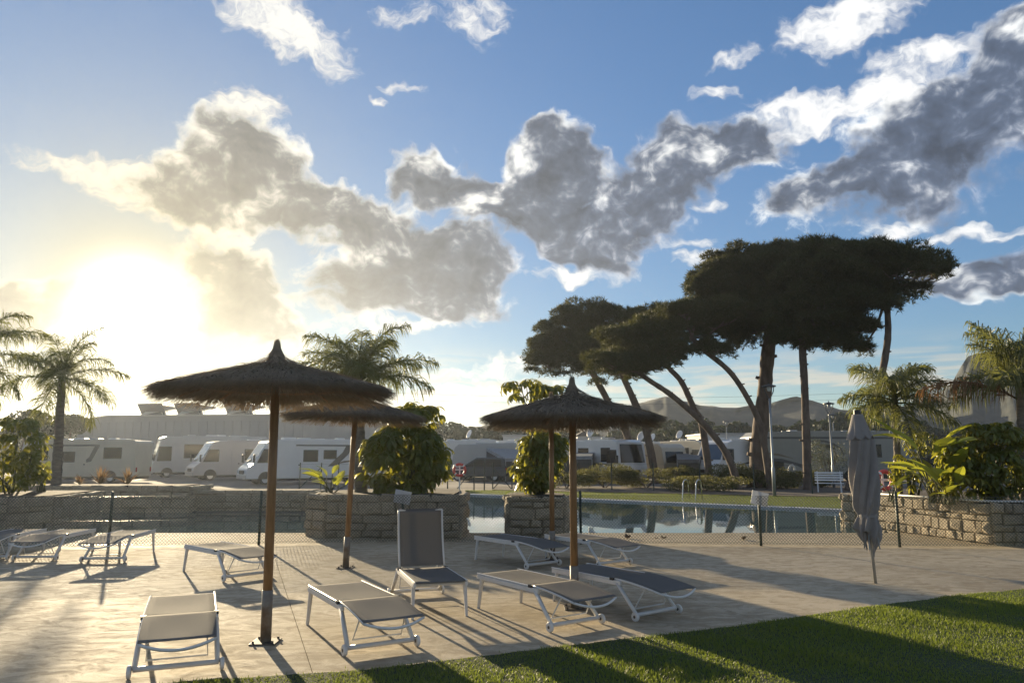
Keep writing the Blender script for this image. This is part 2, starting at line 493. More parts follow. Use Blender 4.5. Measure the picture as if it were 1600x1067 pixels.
class MB:
    def __init__(self):
        self.v = []; self.f = []
    def add(self, vs, fs):
        b = len(self.v)
        self.v += [tuple(p) for p in vs]
        self.f += [tuple(i + b for i in f) for f in fs]
        return self
    def box(self, x0, x1, y0, y1, z0, z1, M=None):
        vs = [Vector(p) for p in ((x0, y0, z0), (x1, y0, z0), (x1, y1, z0), (x0, y1, z0), (x0, y0, z1), (x1, y0, z1), (x1, y1, z1), (x0, y1, z1))]
        if M is not None:
            vs = [M @ p for p in vs]
        return self.add(vs, [(0, 3, 2, 1), (4, 5, 6, 7), (0, 1, 5, 4), (1, 2, 6, 5), (2, 3, 7, 6), (3, 0, 4, 7)])
    def tube(self, pts, rad, n=8, cap=True, ry=None):
        pts = [Vector(p) for p in pts]
        if not hasattr(rad, '__len__'):
            rad = [rad] * len(pts)
        vs = []; fs = []
        up = Vector((0, 0, 1))
        t0 = (pts[1] - pts[0]).normalized()
        if abs(t0.z) > .9:
            up = Vector((1, 0, 0))
        a = t0.cross(up).normalized()
        for i, p in enumerate(pts):
            t = (pts[min(i + 1, len(pts) - 1)] - pts[max(i - 1, 0)]).normalized()
            a = (a - t * a.dot(t)).normalized()
            b = t.cross(a)
            for k in range(n):
                w = 2 * math.pi * (k + .5) / n
                vs.append(p + a * (math.cos(w) * rad[i]) + b * (math.sin(w) * (ry if ry else rad[i])))
        for i in range(len(pts) - 1):
            for k in range(n):
                k2 = (k + 1) % n
                fs.append((i * n + k, i * n + k2, (i + 1) * n + k2, (i + 1) * n + k))
        if cap:
            fs.append(tuple(range(n - 1, -1, -1)))
            fs.append(tuple(range((len(pts) - 1) * n, len(pts) * n)))
        return self.add(vs, fs)
    def lathe(self, prof, n=24, M=None, close=False):
        vs = []; fs = []
        for (r, z) in prof:
            for k in range(n):
                w = 2 * math.pi * k / n
                p = Vector((r * math.cos(w), r * math.sin(w), z))
                vs.append(M @ p if M is not None else p)
        rows = len(prof)
        for i in range(rows - (0 if close else 1)):
            i2 = (i + 1) % rows
            for k in range(n):
                k2 = (k + 1) % n
                fs.append((i * n + k, i * n + k2, i2 * n + k2, i2 * n + k))
        return self.add(vs, fs)
    def prism(self, poly, y0, y1, M=None):
        """polygon in x,z pushed along y"""
        n = len(poly)
        vs = [Vector((x, y0, z)) for x, z in poly] + [Vector((x, y1, z)) for x, z in poly]
        if M is not None:
            vs = [M @ p for p in vs]
        fs = [tuple(range(n)), tuple(range(2 * n - 1, n - 1, -1))]
        fs += [(i, i + n, (i + 1) % n + n, (i + 1) % n) for i in range(n)]
        return self.add(vs, fs)
    def slab(self, poly, z0, z1):
        """polygon in x,y between two heights"""
        n = len(poly)
        vs = [(x, y, z0) for x, y in poly] + [(x, y, z1) for x, y in poly]
        fs = [tuple(range(n - 1, -1, -1)), tuple(range(n, 2 * n))]
        fs += [(i, (i + 1) % n, (i + 1) % n + n, i + n) for i in range(n)]
        return self.add(vs, fs)
    def mesh(self, name, bevel=0.0, seg=2, fixn=False):
        me = bpy.data.meshes.new(name)
        me.from_pydata([tuple(p) for p in self.v], [], self.f)
        if bevel or fixn:
            bm = bmesh.new(); bm.from_mesh(me)
            bmesh.ops.recalc_face_normals(bm, faces=bm.faces)
            if bevel:
                es = [e for e in bm.edges if len(e.link_faces) == 2 and e.calc_face_angle(0) > .35]
                bmesh.ops.bevel(bm, geom=es, offset=bevel, segments=seg, profile=.6, affect='EDGES', clamp_overlap=True)
            bm.to_mesh(me); bm.free()
        me.update()
        return me
    def build(self, name, m, parent=None, bevel=0.0, seg=2, smooth=False, fixn=False, kind=None):
        return link(name, self.mesh(name, bevel, seg, fixn), m, parent, kind, smooth)

def clip(poly, n, c):
    """keep the part of a convex polygon with n.p <= c"""
    out = []
    for i, p in enumerate(poly):
        r = poly[(i + 1) % len(poly)]
        dp, dr = n[0] * p[0] + n[1] * p[1] - c, n[0] * r[0] + n[1] * r[1] - c
        if dp <= 0:
            out.append(p)
        if (dp < 0 < dr) or (dr < 0 < dp):
            t = dp / (dp - dr)
            out.append((p[0] + (r[0] - p[0]) * t, p[1] + (r[1] - p[1]) * t))
    return out
def inside(poly, X, Y):
    c = np.zeros(len(X), bool)
    n = len(poly)
    for i in range(n):
        x0, y0 = poly[i]; x1, y1 = poly[(i + 1) % n]
        if y0 == y1:
            continue
        k = ((y0 > Y) != (y1 > Y)) & (X < (x1 - x0) * (Y - y0) / (y1 - y0) + x0)
        c ^= k
    return c

def rand_dirs(n, rng=RNG):
    v = rng.normal(size=(n, 3))
    return v / np.linalg.norm(v, axis=1, keepdims=True)
def leaf_cloud(P, size, aspect=.5, rng=RNG, droop=0.0):
    """one folded diamond leaf per point"""
    n = len(P)
    a = rand_dirs(n, rng); a[:, 2] -= droop; a /= np.linalg.norm(a, axis=1, keepdims=True)
    b = np.cross(a, rand_dirs(n, rng)); b /= np.linalg.norm(b, axis=1, keepdims=True) + 1e-9
    s = (size * rng.uniform(.6, 1.35, n))[:, None]
    V = np.stack([P - a * s * .5, P + b * s * aspect * .5, P + a * s * .5, P - b * s * aspect * .5], 1).reshape(-1, 3)
    F = np.arange(4 * n).reshape(n, 4)
    return V, F
def tufts(P, N, size, k, width, rng=RNG):
    """k narrow needle blades fanning out of each point round N"""
    n = len(P)
    P = np.repeat(P, k, 0); N = np.repeat(N, k, 0)
    d = N * .75 + rand_dirs(n * k, rng) * 1.0
    d /= np.linalg.norm(d, axis=1, keepdims=True)
    w = np.cross(d, rand_dirs(n * k, rng)); w /= np.linalg.norm(w, axis=1, keepdims=True) + 1e-9
    L = (size * rng.uniform(.6, 1.3, n * k))[:, None]
    V = np.stack([P - w * width * .5, P + w * width * .5, P + d * L], 1).reshape(-1, 3)
    return V, np.arange(3 * n * k).reshape(-1, 3)
def shell_points(c, r, n, rng=RNG, inner=.55, top=0.0):
    d = rand_dirs(n, rng)
    if top:
        d[:, 2] = np.where(d[:, 2] < -top, -d[:, 2], d[:, 2])
    rr = rng.uniform(inner, 1.0, n) ** .6
    return np.asarray(c) + d * rr[:, None] * np.asarray(r), d

# ------------------------------------------------------------------ setting
gm = MB().add([(-6000, -600, -.30), (6000, -600, -.30), (6000, 6000, -.30), (-6000, 6000, -.30)], [(0, 1, 2, 3)])
gm.build('ground', M_GROUND, kind='structure')
cp = MB().slab([(-70, 23.95), (-6.4, 23.95), (-6.4, 36.3), (16, 36.3), (90, 36.3), (90, 125), (-90, 125)], -.28, -.02)
cp.build('car_park', M_PARK, kind='structure', fixn=True)

POOL_NEAR = 17.2
WL = -.045
pool_poly = [(-24, POOL_NEAR - .06), (13.5, POOL_NEAR - .06), (13.5, 22.2), (10.75, 24.1), (-2.5, 34.4), (-6.35, 34.4), (-6.35, 23.9), (-24, 23.9)]
pm = MB().slab(pool_poly, -.25, WL)
pm.build('pool_water', M_WATER, kind='structure', fixn=True)

# deck: large trowelled slabs with open joints
deck = bpy.data.objects.new('pool_deck', None); COL.objects.link(deck); deck['kind'] = 'structure'
ux, uy = Vector((.34, -.94)).normalized(), Vector((.985, .17)).normalized()
org = on_z(1203, 850)
SL = 4.7
gap = .007
for i in range(-6, 6):
    for j in range(-6, 5):
        c0 = Vector((org.x, org.y)) + ux * SL * i + uy * SL * j
        a, b = ux * (SL - gap), uy * (SL - gap)
        poly = [tuple(c0), tuple(c0 + a), tuple(c0 + a + b), tuple(c0 + b)]
        for n, c in (((0, 1), POOL_NEAR), ((0, -1), -2.0), ((1, 0), 19.0), ((-1, 0), 19.0)):
            poly = clip(poly, n, c)
            if len(poly) < 3:
                break
        if len(poly) < 3:
            continue
        MB().slab(poly, -.28, 0.0).build('slab', M_DECK, deck, fixn=True)
MB().box(-18.9, 18.9, -1.9, 17.1, -.29, -.045).build('joint_bed', M_MORTAR, deck)

# far side of the pool: coping stones, grass strip, soil bed with a low kerb
cop = bpy.data.objects.new('pool_coping', None); COL.objects.link(cop); cop['kind'] = 'structure'
def run_stones(p0, p1, step, w, z0, z1, parent, name, m, inset=.006):
    p0, p1 = Vector((*p0, 0)), Vector((*p1, 0))
    L = (p1 - p0).length
    n = max(1, round(L / step))
    t = (p1 - p0).normalized(); s = Vector((-t.y, t.x, 0))
    me = MB().box(inset - L / n / 2, L / n / 2 - inset, 0, w, z0, z1).mesh(name, .012, 1)
    for i in range(n):
        o = link(name, me, m, parent)
        o.location = p0 + t * (L * (i + .5) / n)
        o.rotation_euler = (0, 0, math.atan2(t.y, t.x))
        o.location.z = random.uniform(-.003, .003)
run_stones((10.75, 24.1), (-2.5, 34.4), .62, -.52, -.28, .018, cop, 'coping_stone', M_COPING)
run_stones((-2.5, 34.4), (-6.3, 34.4), .62, -.52, -.28, .018, cop, 'coping_stone', M_COPING)
run_stones((14.5, 21.6), (10.85, 24.05), .62, -.52, -.28, .018, cop, 'coping_stone', M_COPING)
far_poly = [(11.05, 24.5), (14.8, 22.0), (24, 23.5), (24, 33), (12.8, 31.5), (-1.0, 37.6), (-6.3, 37.6), (-6.3, 35.0), (-2.3, 35.0)]
gs = MB().slab(far_poly, -.28, .02)
far_strip = gs.build('far_grass', M_FARGRASS, kind='structure', fixn=True)
sb = MB().slab([(12.8, 31.55), (24, 33.05), (24, 42), (-1, 42), (-1, 37.65)], -.28, .05)
sb.build('soil_bed', mat('dry planting soil', (.13, .10, .075), .95, .3, 3, .5, 20), kind='structure', fixn=True)

# near lawn
edge_px = [(150, 1085), (285, 1067), (440, 1057), (540, 1051), (640, 1041), (800, 1021), (900, 1009), (1000, 997), (1150, 980), (1350, 950), (1500, 931), (1600, 922), (1800, 903), (2000, 888)]
edge = [tuple(on_z(x, y).xy) for x, y in edge_px]
e2 = []
for (x0, y0), (x1, y1) in zip(edge[:-1], edge[1:]):
    for k in range(6):
        t = k / 6
        e2.append((x0 + (x1 - x0) * t + random.uniform(-.012, .012), y0 + (y1 - y0) * t + random.uniform(-.015, .015)))
lawn_poly = e2 + [(14, 9), (14, .5), (-2.2, .5)]
MB().slab(lawn_poly[::-1], -.04, .014).build('lawn', M_TURF, kind='structure', fixn=True)
n = 430000
X = RNG.uniform(-2.9, 10.5, n); Y = RNG.uniform(3.6, 11.0, n)
k = inside(lawn_poly, X, Y) & (np.abs(X) < Y * .95 + 1.2)
X, Y = X[k], Y[k]
sp = RNG.random(len(X)) < .03
X = X + np.where(sp, RNG.normal(0, .05, len(X)), 0); Y = Y + np.where(sp, RNG.normal(.02, .05, len(X)), 0)
n = len(X)
B = np.stack([X, Y, np.full(n, .008)], 1)
aa = RNG.uniform(0, 2 * np.pi, n)
patch = .75 + .35 * np.sin(X * 2.3 + np.sin(Y * 1.7)) * np.sin(Y * 3.1 + X)
H = RNG.uniform(.022, .05, n) * patch
lean = RNG.uniform(.2, 1.0, n) * H
wd = RNG.uniform(.0022, .004, n)
side = np.stack([np.cos(aa), np.sin(aa), np.zeros(n)], 1)
fw = np.stack([-np.sin(aa), np.cos(aa), np.zeros(n)], 1)
mid = B + fw * (lean * .35)[:, None] + np.array([0, 0, 1.0]) * (H * .6)[:, None]
tip = B + fw * lean[:, None] + np.array([0, 0, 1.0]) * H[:, None]
V = np.stack([B - side * wd[:, None], B + side * wd[:, None], mid + side * (wd * .8)[:, None], tip, mid - side * (wd * .8)[:, None]], 1).reshape(-1, 3)
bi = np.arange(n)[:, None] * 5
F = np.concatenate([bi + np.array([[0, 1, 2]]), bi + np.array([[0, 2, 4]]), bi + np.array([[4, 2, 3]])], 1).reshape(-1, 3)
g = link('grass', np_mesh('grass', V, F), M_GRASS, kind='stuff')
tag(g, 'short green lawn grass in the right foreground', 'grass')
# tufty blades on the far strip
n = 60000
X = RNG.uniform(-6.3, 17, n); Y = RNG.uniform(22, 37.6, n)
k = inside(far_poly, X, Y)
X, Y = X[k], Y[k]
V, F = tufts(np.stack([X, Y, np.full(len(X), .015)], 1), np.tile([0, 0, 1.0], (len(X), 1)), .07, 2, .012)
g = link('grass', np_mesh('grass_far', V, F), mat('far blades', (.11, .15, .03), .6, .3, 2, trans=.4, tcol=(.26, .30, .05)), kind='stuff')
tag(g, 'narrow sunlit strip of grass along the far side of the pool', 'grass')

# hills and the big mountain
def hill(name, ridge, D, depth, seed, rough):
    rng = np.random.default_rng(seed)
    az = np.array([math.atan2(ray(x, y).x, ray(x, y).y) for x, y in ridge])
    hh = np.array([at(x, y, D * math.cos(math.atan2(ray(x, y).x, ray(x, y).y))).z for x, y in ridge])
    A = np.linspace(az[0], az[-1], 260)
    Hh = np.interp(A, az, hh)
    nz = sum(np.interp(A, np.linspace(az[0], az[-1], k), rng.normal(size=k)) * a for k, a in ((24, .020), (60, .012), (130, .006)))
    Hh = np.maximum(Hh * (1 + nz * rough), 0.3)
    rows = 36
    V = np.zeros((rows, len(A), 3))
    gul = sum(np.interp(A, np.linspace(az[0], az[-1], k), rng.uniform(0, 1, k)) * a for k, a in ((18, .5), (45, .35), (110, .15)))
    def fbm(nr, nc):
        out = np.zeros((nr, nc))
        for a_, (gr, gc) in ((.5, (4, 22)), (.3, (8, 60)), (.2, (16, 140))):
            G = rng.normal(size=(gr + 1, gc + 1))
            y_ = np.linspace(0, gr - 1e-6, nr); x_ = np.linspace(0, gc - 1e-6, nc)
            yi, xi = y_.astype(int), x_.astype(int)
            fy = (y_ - yi)[:, None]; fx = (x_ - xi)[None]
            out += a_ * ((G[yi][:, xi] * (1 - fx) + G[yi][:, xi + 1] * fx) * (1 - fy) + (G[yi + 1][:, xi] * (1 - fx) + G[yi + 1][:, xi + 1] * fx) * fy)
        return out
    FB = fbm(rows, len(A))
    for i in range(rows):
        t = i / (rows - 1)                          # 0 foot, .8 ridge, 1 back
        if t <= .8:
            s = t / .8
            prof = s ** 1.25
            z = Hh * prof * (1 - .38 * gul * math.sin(math.pi * min(1, s)) )
            r = D - depth * (1 - s)
            z = z * (1 + .22 * FB[i] * math.sin(math.pi * min(1, s)))
        else:
            s = (t - .8) / .2
            z = Hh * (1 - s) ** 1.2
            r = D + depth * .6 * s
        rr = r * (1 + .045 * FB[i] * (1 if t < .8 else 0))
        V[i] = np.stack([np.sin(A) * rr, np.cos(A) * rr, z - .35], 1)
    idx = np.arange(rows * len(A)).reshape(rows, len(A))
    F = np.stack([idx[:-1, :-1], idx[:-1, 1:], idx[1:, 1:], idx[1:, :-1]], -1).reshape(-1, 4)
    return link(name, np_mesh(name, V.reshape(-1, 3), F), M_HILL, kind='structure', smooth=True)
hill('hills', [(560, 712), (640, 690), (720, 668), (790, 660), (830, 668), (870, 660), (915, 640), (965, 632), (1010, 628), (1045, 625), (1090, 632), (1150, 635), (1200, 629), (1225, 620), (1245, 616), (1262, 618), (1285, 628), (1310, 637), (1345, 636), (1372, 624), (1395, 626), (1420, 640), (1470, 660), (1600, 690), (1800, 700), (2100, 711)], 290, 115, 3, 1.0)
hill('mountain', [(1230, 711), (1330, 672), (1390, 640), (1430, 626), (1458, 618), (1475, 606), (1488, 594), (1500, 572), (1512, 556), (1530, 546), (1560, 541), (1600, 534), (1660, 540), (1740, 556), (1900, 600), (2200, 711)], 335, 130, 9, .5)

# ------------------------------------------------------------------ stone planters
def stone_meshes():
    out = []
    for k in range(8):
        rr = random.Random(50 + k)
        j = lambda a: rr.uniform(-a, a)
        c = [(-.5, -.5), (.5, -.5), (.5, .5), (-.5, .5)]
        mid = [(x * (1 + j(.02)) + j(.07), z * (1 + j(.03)) + j(.09)) for x, z in c]
        fr = [(x * .86 + j(.04), z * .80 + j(.05)) for x, z in mid]
        vs = [(x, 0, z) for x, z in mid] + [(x, .62 + j(.1), z) for x, z in mid] + [(x, 1 + j(.16), z) for x, z in fr] + [(j(.15), 1.12 + j(.2), j(.15))]
        fs = []
        for a in range(4):
            b = (a + 1) % 4
            fs += [(a, b, b + 4, a + 4), (a + 4, b + 4, b + 8, a + 8), (a + 8, b + 8, 12)]
        me = MB().add(vs, fs).mesh('stone', fixn=True)
        me.materials.append(M_STONE)
        out.append(me)
    return out
STONES = stone_meshes()
def planter(label, foot, h, faces, hs=.21, ls=.36, cat='planter', name='stone_planter', soil=True):
    """low dry-stone box; foot is counter-clockwise, faces lists the sides whose stones can be seen"""
    c = Vector((sum(p[0] for p in foot) / len(foot), sum(p[1] for p in foot) / len(foot), 0))
    t = thing(name, label, cat, c)
    loc = [(p[0] - c.x, p[1] - c.y) for p in foot]
    core = MB().slab([(x * .995, y * .995) for x, y in loc], -.27, h - .03)
    core.build('core', M_MORTAR, t, fixn=True)
    if soil:
        MB().slab([(x * .9, y * .9) for x, y in loc], h - .04, h + .0).build('soil', M_SOIL, t, fixn=True)
    n = len(foot)
    for fi in faces:
        p, r = Vector((*loc[fi], 0)), Vector((*loc[(fi + 1) % n], 0))
        d = (r - p); L = d.length; d.normalize()
        out = Vector((d.y, -d.x, 0))
        ang = math.atan2(d.y, d.x) + math.pi
        z = -.10
        while z < h - .04:
            hh = min(hs * random.uniform(.55, 1.45), h - z + .02)
            if h - z - hh < .09:
                hh = h - z + random.uniform(-.02, .02)
            x = 0.0
            while x < L - .02:
                ll = ls * random.uniform(.55, 1.5)
                if L - x - ll < .16:
                    ll = L - x
                o = link('stone', random.choice(STONES), None, t)
                o.location = p + d * (x + ll / 2) + Vector((0, 0, z + hh / 2)) - out * .02
                o.rotation_euler = (0, random.uniform(-.07, .07), ang)
                o.scale = (ll - .022, .075 * random.uniform(.75, 1.4), hh - .02)
                x += ll
            z += hh
    return t
# the stone's +y must point outward: along d turned by pi, +y -> -(left of d) = right of d = outward for ccw footprints
PC = planter('limestone planter under the big umbrella tree, left of the open water', [(-4.45, 16.5), (-3.9, 15.95), (-1.10, 15.85), (-1.06, 17.6), (-1.2, 19.2), (-3.4, 19.3), (-4.5, 18.2)], .90, [0, 1, 2, 6], .2, .40)
P2 = planter('small limestone planter in the water behind the thatched parasols', [(-.06, 16.25), (1.10, 16.15), (1.28, 17.4), (1.0, 18.1), (.1, 18.1), (-.12, 17.2)], .86, [0, 1, 5, 4], .2, .36)
PR = planter('sunlit limestone planter at the right edge behind the fence', [(8.30, 18.95), (8.66, 18.4), (9.38, 14.85), (12.6, 14.8), (14.5, 19.5), (8.6, 19.6)], .80, [0, 1, 2, 5], .19, .27)
PL = planter('hazy stone planter at the left edge in front of the pool', [(-13.0, 17.2), (-12.2, 16.6), (-11.15, 16.7), (-10.75, 17.7), (-11.2, 20.6), (-13.0, 20.6)], .80, [0, 1, 2, 3], .2, .34)
PW = planter('long shaded retaining wall on the far side of the pool, left', [(-17.5, 23.95), (-10.2, 23.80), (-10.2, 25.6), (-17.5, 25.6)], .78, [0, 1], .2, .42, 'wall', 'stone_wall')
PW2 = planter('lower right-hand step of the retaining wall behind the parasols', [(-10.15, 24.3), (-6.3, 24.25), (-6.3, 25.6), (-10.15, 25.6)], .62, [0, 1, 3], .2, .42, 'wall', 'stone_wall')
# pipe rails lying on the planter edges
def pipe(label, pts, r, m):
    b = MB().tube(pts, r, 8)
    return tag(b.build('edge_pipe', m, smooth=True), label, 'pipe')
pipe('white pipe shining along the rim of the sunlit right planter', [(8.62, 18.2, .83), (8.95, 16.6, .835), (9.32, 15.0, .835), (9.6, 14.86, .835), (10.6, 14.84, .835)], .022, M_WHITE)

# ------------------------------------------------------------------ chain-link fence
def fence():
    t = thing('chain_link_fence', 'low green chain-link fence between the sun deck and the pool', 'fence', (0, 0, 0))
    path = [(-15.5, 14.35), (-7.65, 14.45), (-4.95, 14.9), (-2.2, 15.25), (1.36, 15.05), (4.82, 14.75), (7.4, 14.55), (10.5, 14.35), (14, 14.3)]
    Hh = .96
    for i, (x, y) in enumerate(path):
        if i in (0, 8):
            continue
        b = MB().tube([(x, y, 0), (x, y, Hh + .06)], .026, 8)
        b.build('post', M_POSTGREEN, t, smooth=True)
        MB().tube([(x, y, Hh + .06), (x, y, Hh + .085)], [.031, .012], 8).build('post_cap', M_POSTGREEN, t)
    for z in (.06, .50, Hh - .01):
        b = MB().tube([(x, y - .056, z) for x, y in path], .0022, 4)
        b.build('strain_wire', M_GREENWIRE, t)
    # woven wires: each is a long diagonal line from the bottom to the top edge
    V = []; F = []
    step = .062
    for (x0, y0), (x1, y1) in zip(path[:-1], path[1:]):
        d = Vector((x1 - x0, y1 - y0, 0)); L = d.length; d.normalize()
        nrm = Vector((d.y, -d.x, 0))
        hh = Hh - .04
        for sgn in (1, -1):
            s = -hh
            while s < L + hh:
                a0, z0, a1, z1 = (s, .03, s + hh, .03 + hh) if sgn > 0 else (s, .03 + hh, s + hh, .03)
                # trim to the bay
                if a1 > 0 and a0 < L:
                    if a0 < 0:
                        z0 += (z1 - z0) * (-a0) / (a1 - a0); a0 = 0
                    if a1 > L:
                        z1 = z0 + (z1 - z0) * (L - a0) / (a1 - a0); a1 = L
                    p = Vector((x0, y0, z0)) + d * a0 + nrm * (.056 + .003 * sgn)
                    r = Vector((x0, y0, z1)) + d * a1 + nrm * (.056 + .003 * sgn)
                    tt = (r - p).normalized()
                    u = tt.cross(nrm).normalized() * .0046; w = nrm * .0046
                    b = len(V)
                    for q_ in (p, r):
                        V += [q_ + u, q_ - u * .5 + w * .87, q_ - u * .5 - w * .87]
                    F += [(b, b + 1, b + 4, b + 3), (b + 1, b + 2, b + 5, b + 4), (b + 2, b, b + 3, b + 5)]
                s += step
    me = np_mesh('mesh', [tuple(v) for v in V], F)
    link('woven_wire', me, M_GREENWIRE, t, 'stuff')
    return t
fence()
def notice(label, loc, tiltz, ry):
    t = thing('notice_board', label, 'sign', loc, tiltz)
    MB().box(-.17, .17, -.042, -.036, -.13, .13, Matrix.Rotation(ry, 4, 'Y')).build('board', M_SIGN, t)
    MB().box(-.012, .012, -.0355, -.012, -.10, .10).build('clip', M_STEEL, t)
    return t
notice('tilted blank notice board on the fence post left of the open water', (-2.2, 15.25, .90), R(-8), R(10))
notice('tilted blank notice board on the fence post right of the parasols', (4.82, 14.75, .90), R(8), R(12))

# ------------------------------------------------------------------ sun loungers
def lounger(label, raised=0.0):
    t = thing('sun_lounger', label, 'sun lounger', group='white framed sun loungers on the deck')
    Z, Wd = .375, .285
    HX, EX = 1.02, 1.70                                    # hinge, head end
    for s in (-1, 1):
        y = s * Wd
        b = MB().box(0.0, 1.16, y - .016, y + .016, Z - .05, Z - .004)
        b.build('side_rail', M_WHITE, t, bevel=.006)
        MB().tube([(.085, y, Z - .03), (.035, y + s * .012, .0)], [.024, .017], 6).build('leg', M_WHITE, t)
        MB().tube([(1.10, y, Z - .03), (1.40, y + s * .02, .062)], .0215, 8).build('wheel_leg', M_WHITE, t, smooth=True)
        w = MB().lathe([(.0, -.016), (.044, -.016), (.05, -.008), (.05, .008), (.044, .016), (.0, .016)], 16, Matrix.Translation((1.415, y + s * .055, .05)) @ Matrix.Rotation(R(90), 4, 'X'))
        wo_ = w.build('wheel', M_WHITE, t, fixn=True)
        MB().lathe([(.0, -.019), (.016, -.019), (.016, .019), (.0, .019)], 8, Matrix.Translation((1.415, y + s * .055, .05)) @ Matrix.Rotation(R(90), 4, 'X')).build('hub', M_STEEL, wo_, fixn=True)
    MB().tube([(1.40, -Wd - .03, .062), (1.40, Wd + .03, .062)], .021, 8).build('axle_bar', M_WHITE, t, smooth=True)
    MB().box(1.375, 1.385, -.03, .03, .055, .072).build('maker_plate', M_STEEL, t)
    MB().tube([(.06, -Wd, Z - .03), (.06, Wd, Z - .03)], .015, 6).build('foot_bar', M_WHITE, t)
    # seat sling, sagging a little across
    def sheet(fn, nx, ny, th):
        vs = []; fs = []
        for k in (0, 1):
            for i in range(nx + 1):
                for j in range(ny + 1):
                    p = fn(i / nx, j / ny)
                    vs.append((p[0], p[1], p[2] - k * th))
        A = lambda k, i, j: k * (nx + 1) * (ny + 1) + i * (ny + 1) + j
        for i in range(nx):
            for j in range(ny):
                fs.append((A(0, i, j), A(0, i + 1, j), A(0, i + 1, j + 1), A(0, i, j + 1)))
                fs.append((A(1, i, j + 1), A(1, i + 1, j + 1), A(1, i + 1, j), A(1, i, j)))
        for i in range(nx):
            fs.append((A(0, i, 0), A(1, i, 0), A(1, i + 1, 0), A(0, i + 1, 0)))
            fs.append((A(0, i, ny), A(0, i + 1, ny), A(1, i + 1, ny), A(1, i, ny)))
        for j in range(ny):
            fs.append((A(0, 0, j), A(0, 0, j + 1), A(1, 0, j + 1), A(1, 0, j)))
            fs.append((A(0, nx, j), A(1, nx, j), A(1, nx, j + 1), A(0, nx, j + 1)))
        return MB().add(vs, fs)
    hw = Wd + .004
    seat = sheet(lambda u, v: (-.01 + u * (HX - .005), (v * 2 - 1) * hw, Z + .012 - .022 * (1 - (v * 2 - 1) ** 2) * math.sin(math.pi * u) - .012 * max(0, 1 - u * 12)), 14, 8, .004)
    seat.build('seat_sling', M_SLING, t, smooth=True)
    for s in (-1, 1):
        MB().tube([(-.012, s * (Wd + .002), Z + .006), (HX, s * (Wd + .002), Z + .006)], .0095, 6).build('seat_edge', M_WHITE, t)
    # backrest: curved frame that dips towards the head end, or stands up
    BL = EX - HX
    def bp(u, side):
        if raised:
            a = R(raised)
            x = BL * u * math.cos(a); z = BL * u * math.sin(a)
            bow = .03 * math.sin(math.pi * u)
            return (HX + .03 + x + bow * math.sin(a), side, Z + .02 + z - bow * math.cos(a))
        return (HX + .012 + BL * u, side, Z + .010 - .070 * u ** 1.7)
    for s in (-1, 1):
        MB().tube([bp(u / 8, s * (Wd - .012)) for u in range(9)], .0125, 8).build('back_tube', M_WHITE, t, smooth=True)
    # bowed end bar
    e = bp(1.0, 0)
    dn = Vector((.08, 0, -.085)) if not raised else Vector((.03, 0, -.012))
    MB().tube([tuple(Vector((e[0], (k / 10 * 2 - 1) * (Wd - .012), e[2])) + dn * (1 - (k / 10 * 2 - 1) ** 2) * .62) for k in range(11)], .0125, 8).build('end_bar', M_WHITE, t, smooth=True)
    back = sheet(lambda u, v: (lambda p: (p[0] + (.010 if not raised else .0), p[1], p[2] + .014 - (.020 * (1 - (v * 2 - 1) ** 2) * math.sin(math.pi * u) if not raised else 0)))(bp(u, (v * 2 - 1) * (Wd - .006))), 12, 8, .004)
    back.build('back_sling', M_SLING, t, smooth=True)
    for s in (-1, 1):
        MB().box(HX - .02, HX + .035, s * Wd - .02, s * Wd + .02, Z - .006, Z + .02).build('hinge', M_FRAME, t)
    # prop: a thin U-bar from under the backrest to the axle end
    p1 = bp(.62, 0) if not raised else bp(.35, 0)
    foot = (1.30, .10) if not raised else (1.28, .12)
    MB().tube([(p1[0], -.21, p1[2] - .012), (foot[0], -.23, foot[1]), (foot[0], .23, foot[1]), (p1[0], .21, p1[2] - .012)], .0085, 6).build('prop_bar', M_WHITE, t)
    return t
LZ = .375
def place_lounger(t, foot, hinge):
    f = on_z(*foot, LZ); h = on_z(*hinge, LZ)
    d = (h - f)
    t.location = (f.x, f.y, 0)
    t.rotation_euler = (0, 0, math.atan2(d.y, d.x))
flat = lounger('x')
first = True
for lab, foot, hinge in (
        ('lounger in the bottom left corner, its wheeled end to the viewer', (286, 929), (281, 968)),
        ('lounger in the centre foreground, sunlit, between the front parasol and the lawn', (525, 912), (579, 939)),
        ('half sunlit lounger just left of the right-hand parasol pole, by the lawn', (779, 893), (878, 915.5)),
        ('shaded lounger to the right of the right-hand parasol pole', (891, 884), (998, 903)),
        ('shaded lounger near the fence, left of the rear parasol pole', (763, 836), (833, 845.5)),
        ('shaded lounger near the fence, right of the rear parasol pole', (872, 834), (935, 842.5)),
        ('lounger standing left behind the front parasol pole', (318, 849), (374, 859)),
        ('rear left lounger next to the thin fence post', (217, 828), (183, 836.5)),
        ('second lounger from the left edge in the rear row', (124, 826.5), (73, 836.5)),
        ('lounger cut off by the left edge of the picture', (46, 826.5), (-5, 836.5))):
    o = flat if first else copy_tree(flat)
    first = False
    o['label'] = lab
    place_lounger(o, foot, hinge)
up = lounger('lounger with its grey backrest raised upright, in the middle', 76)
place_lounger(up, (689, 909), (657, 885.5))

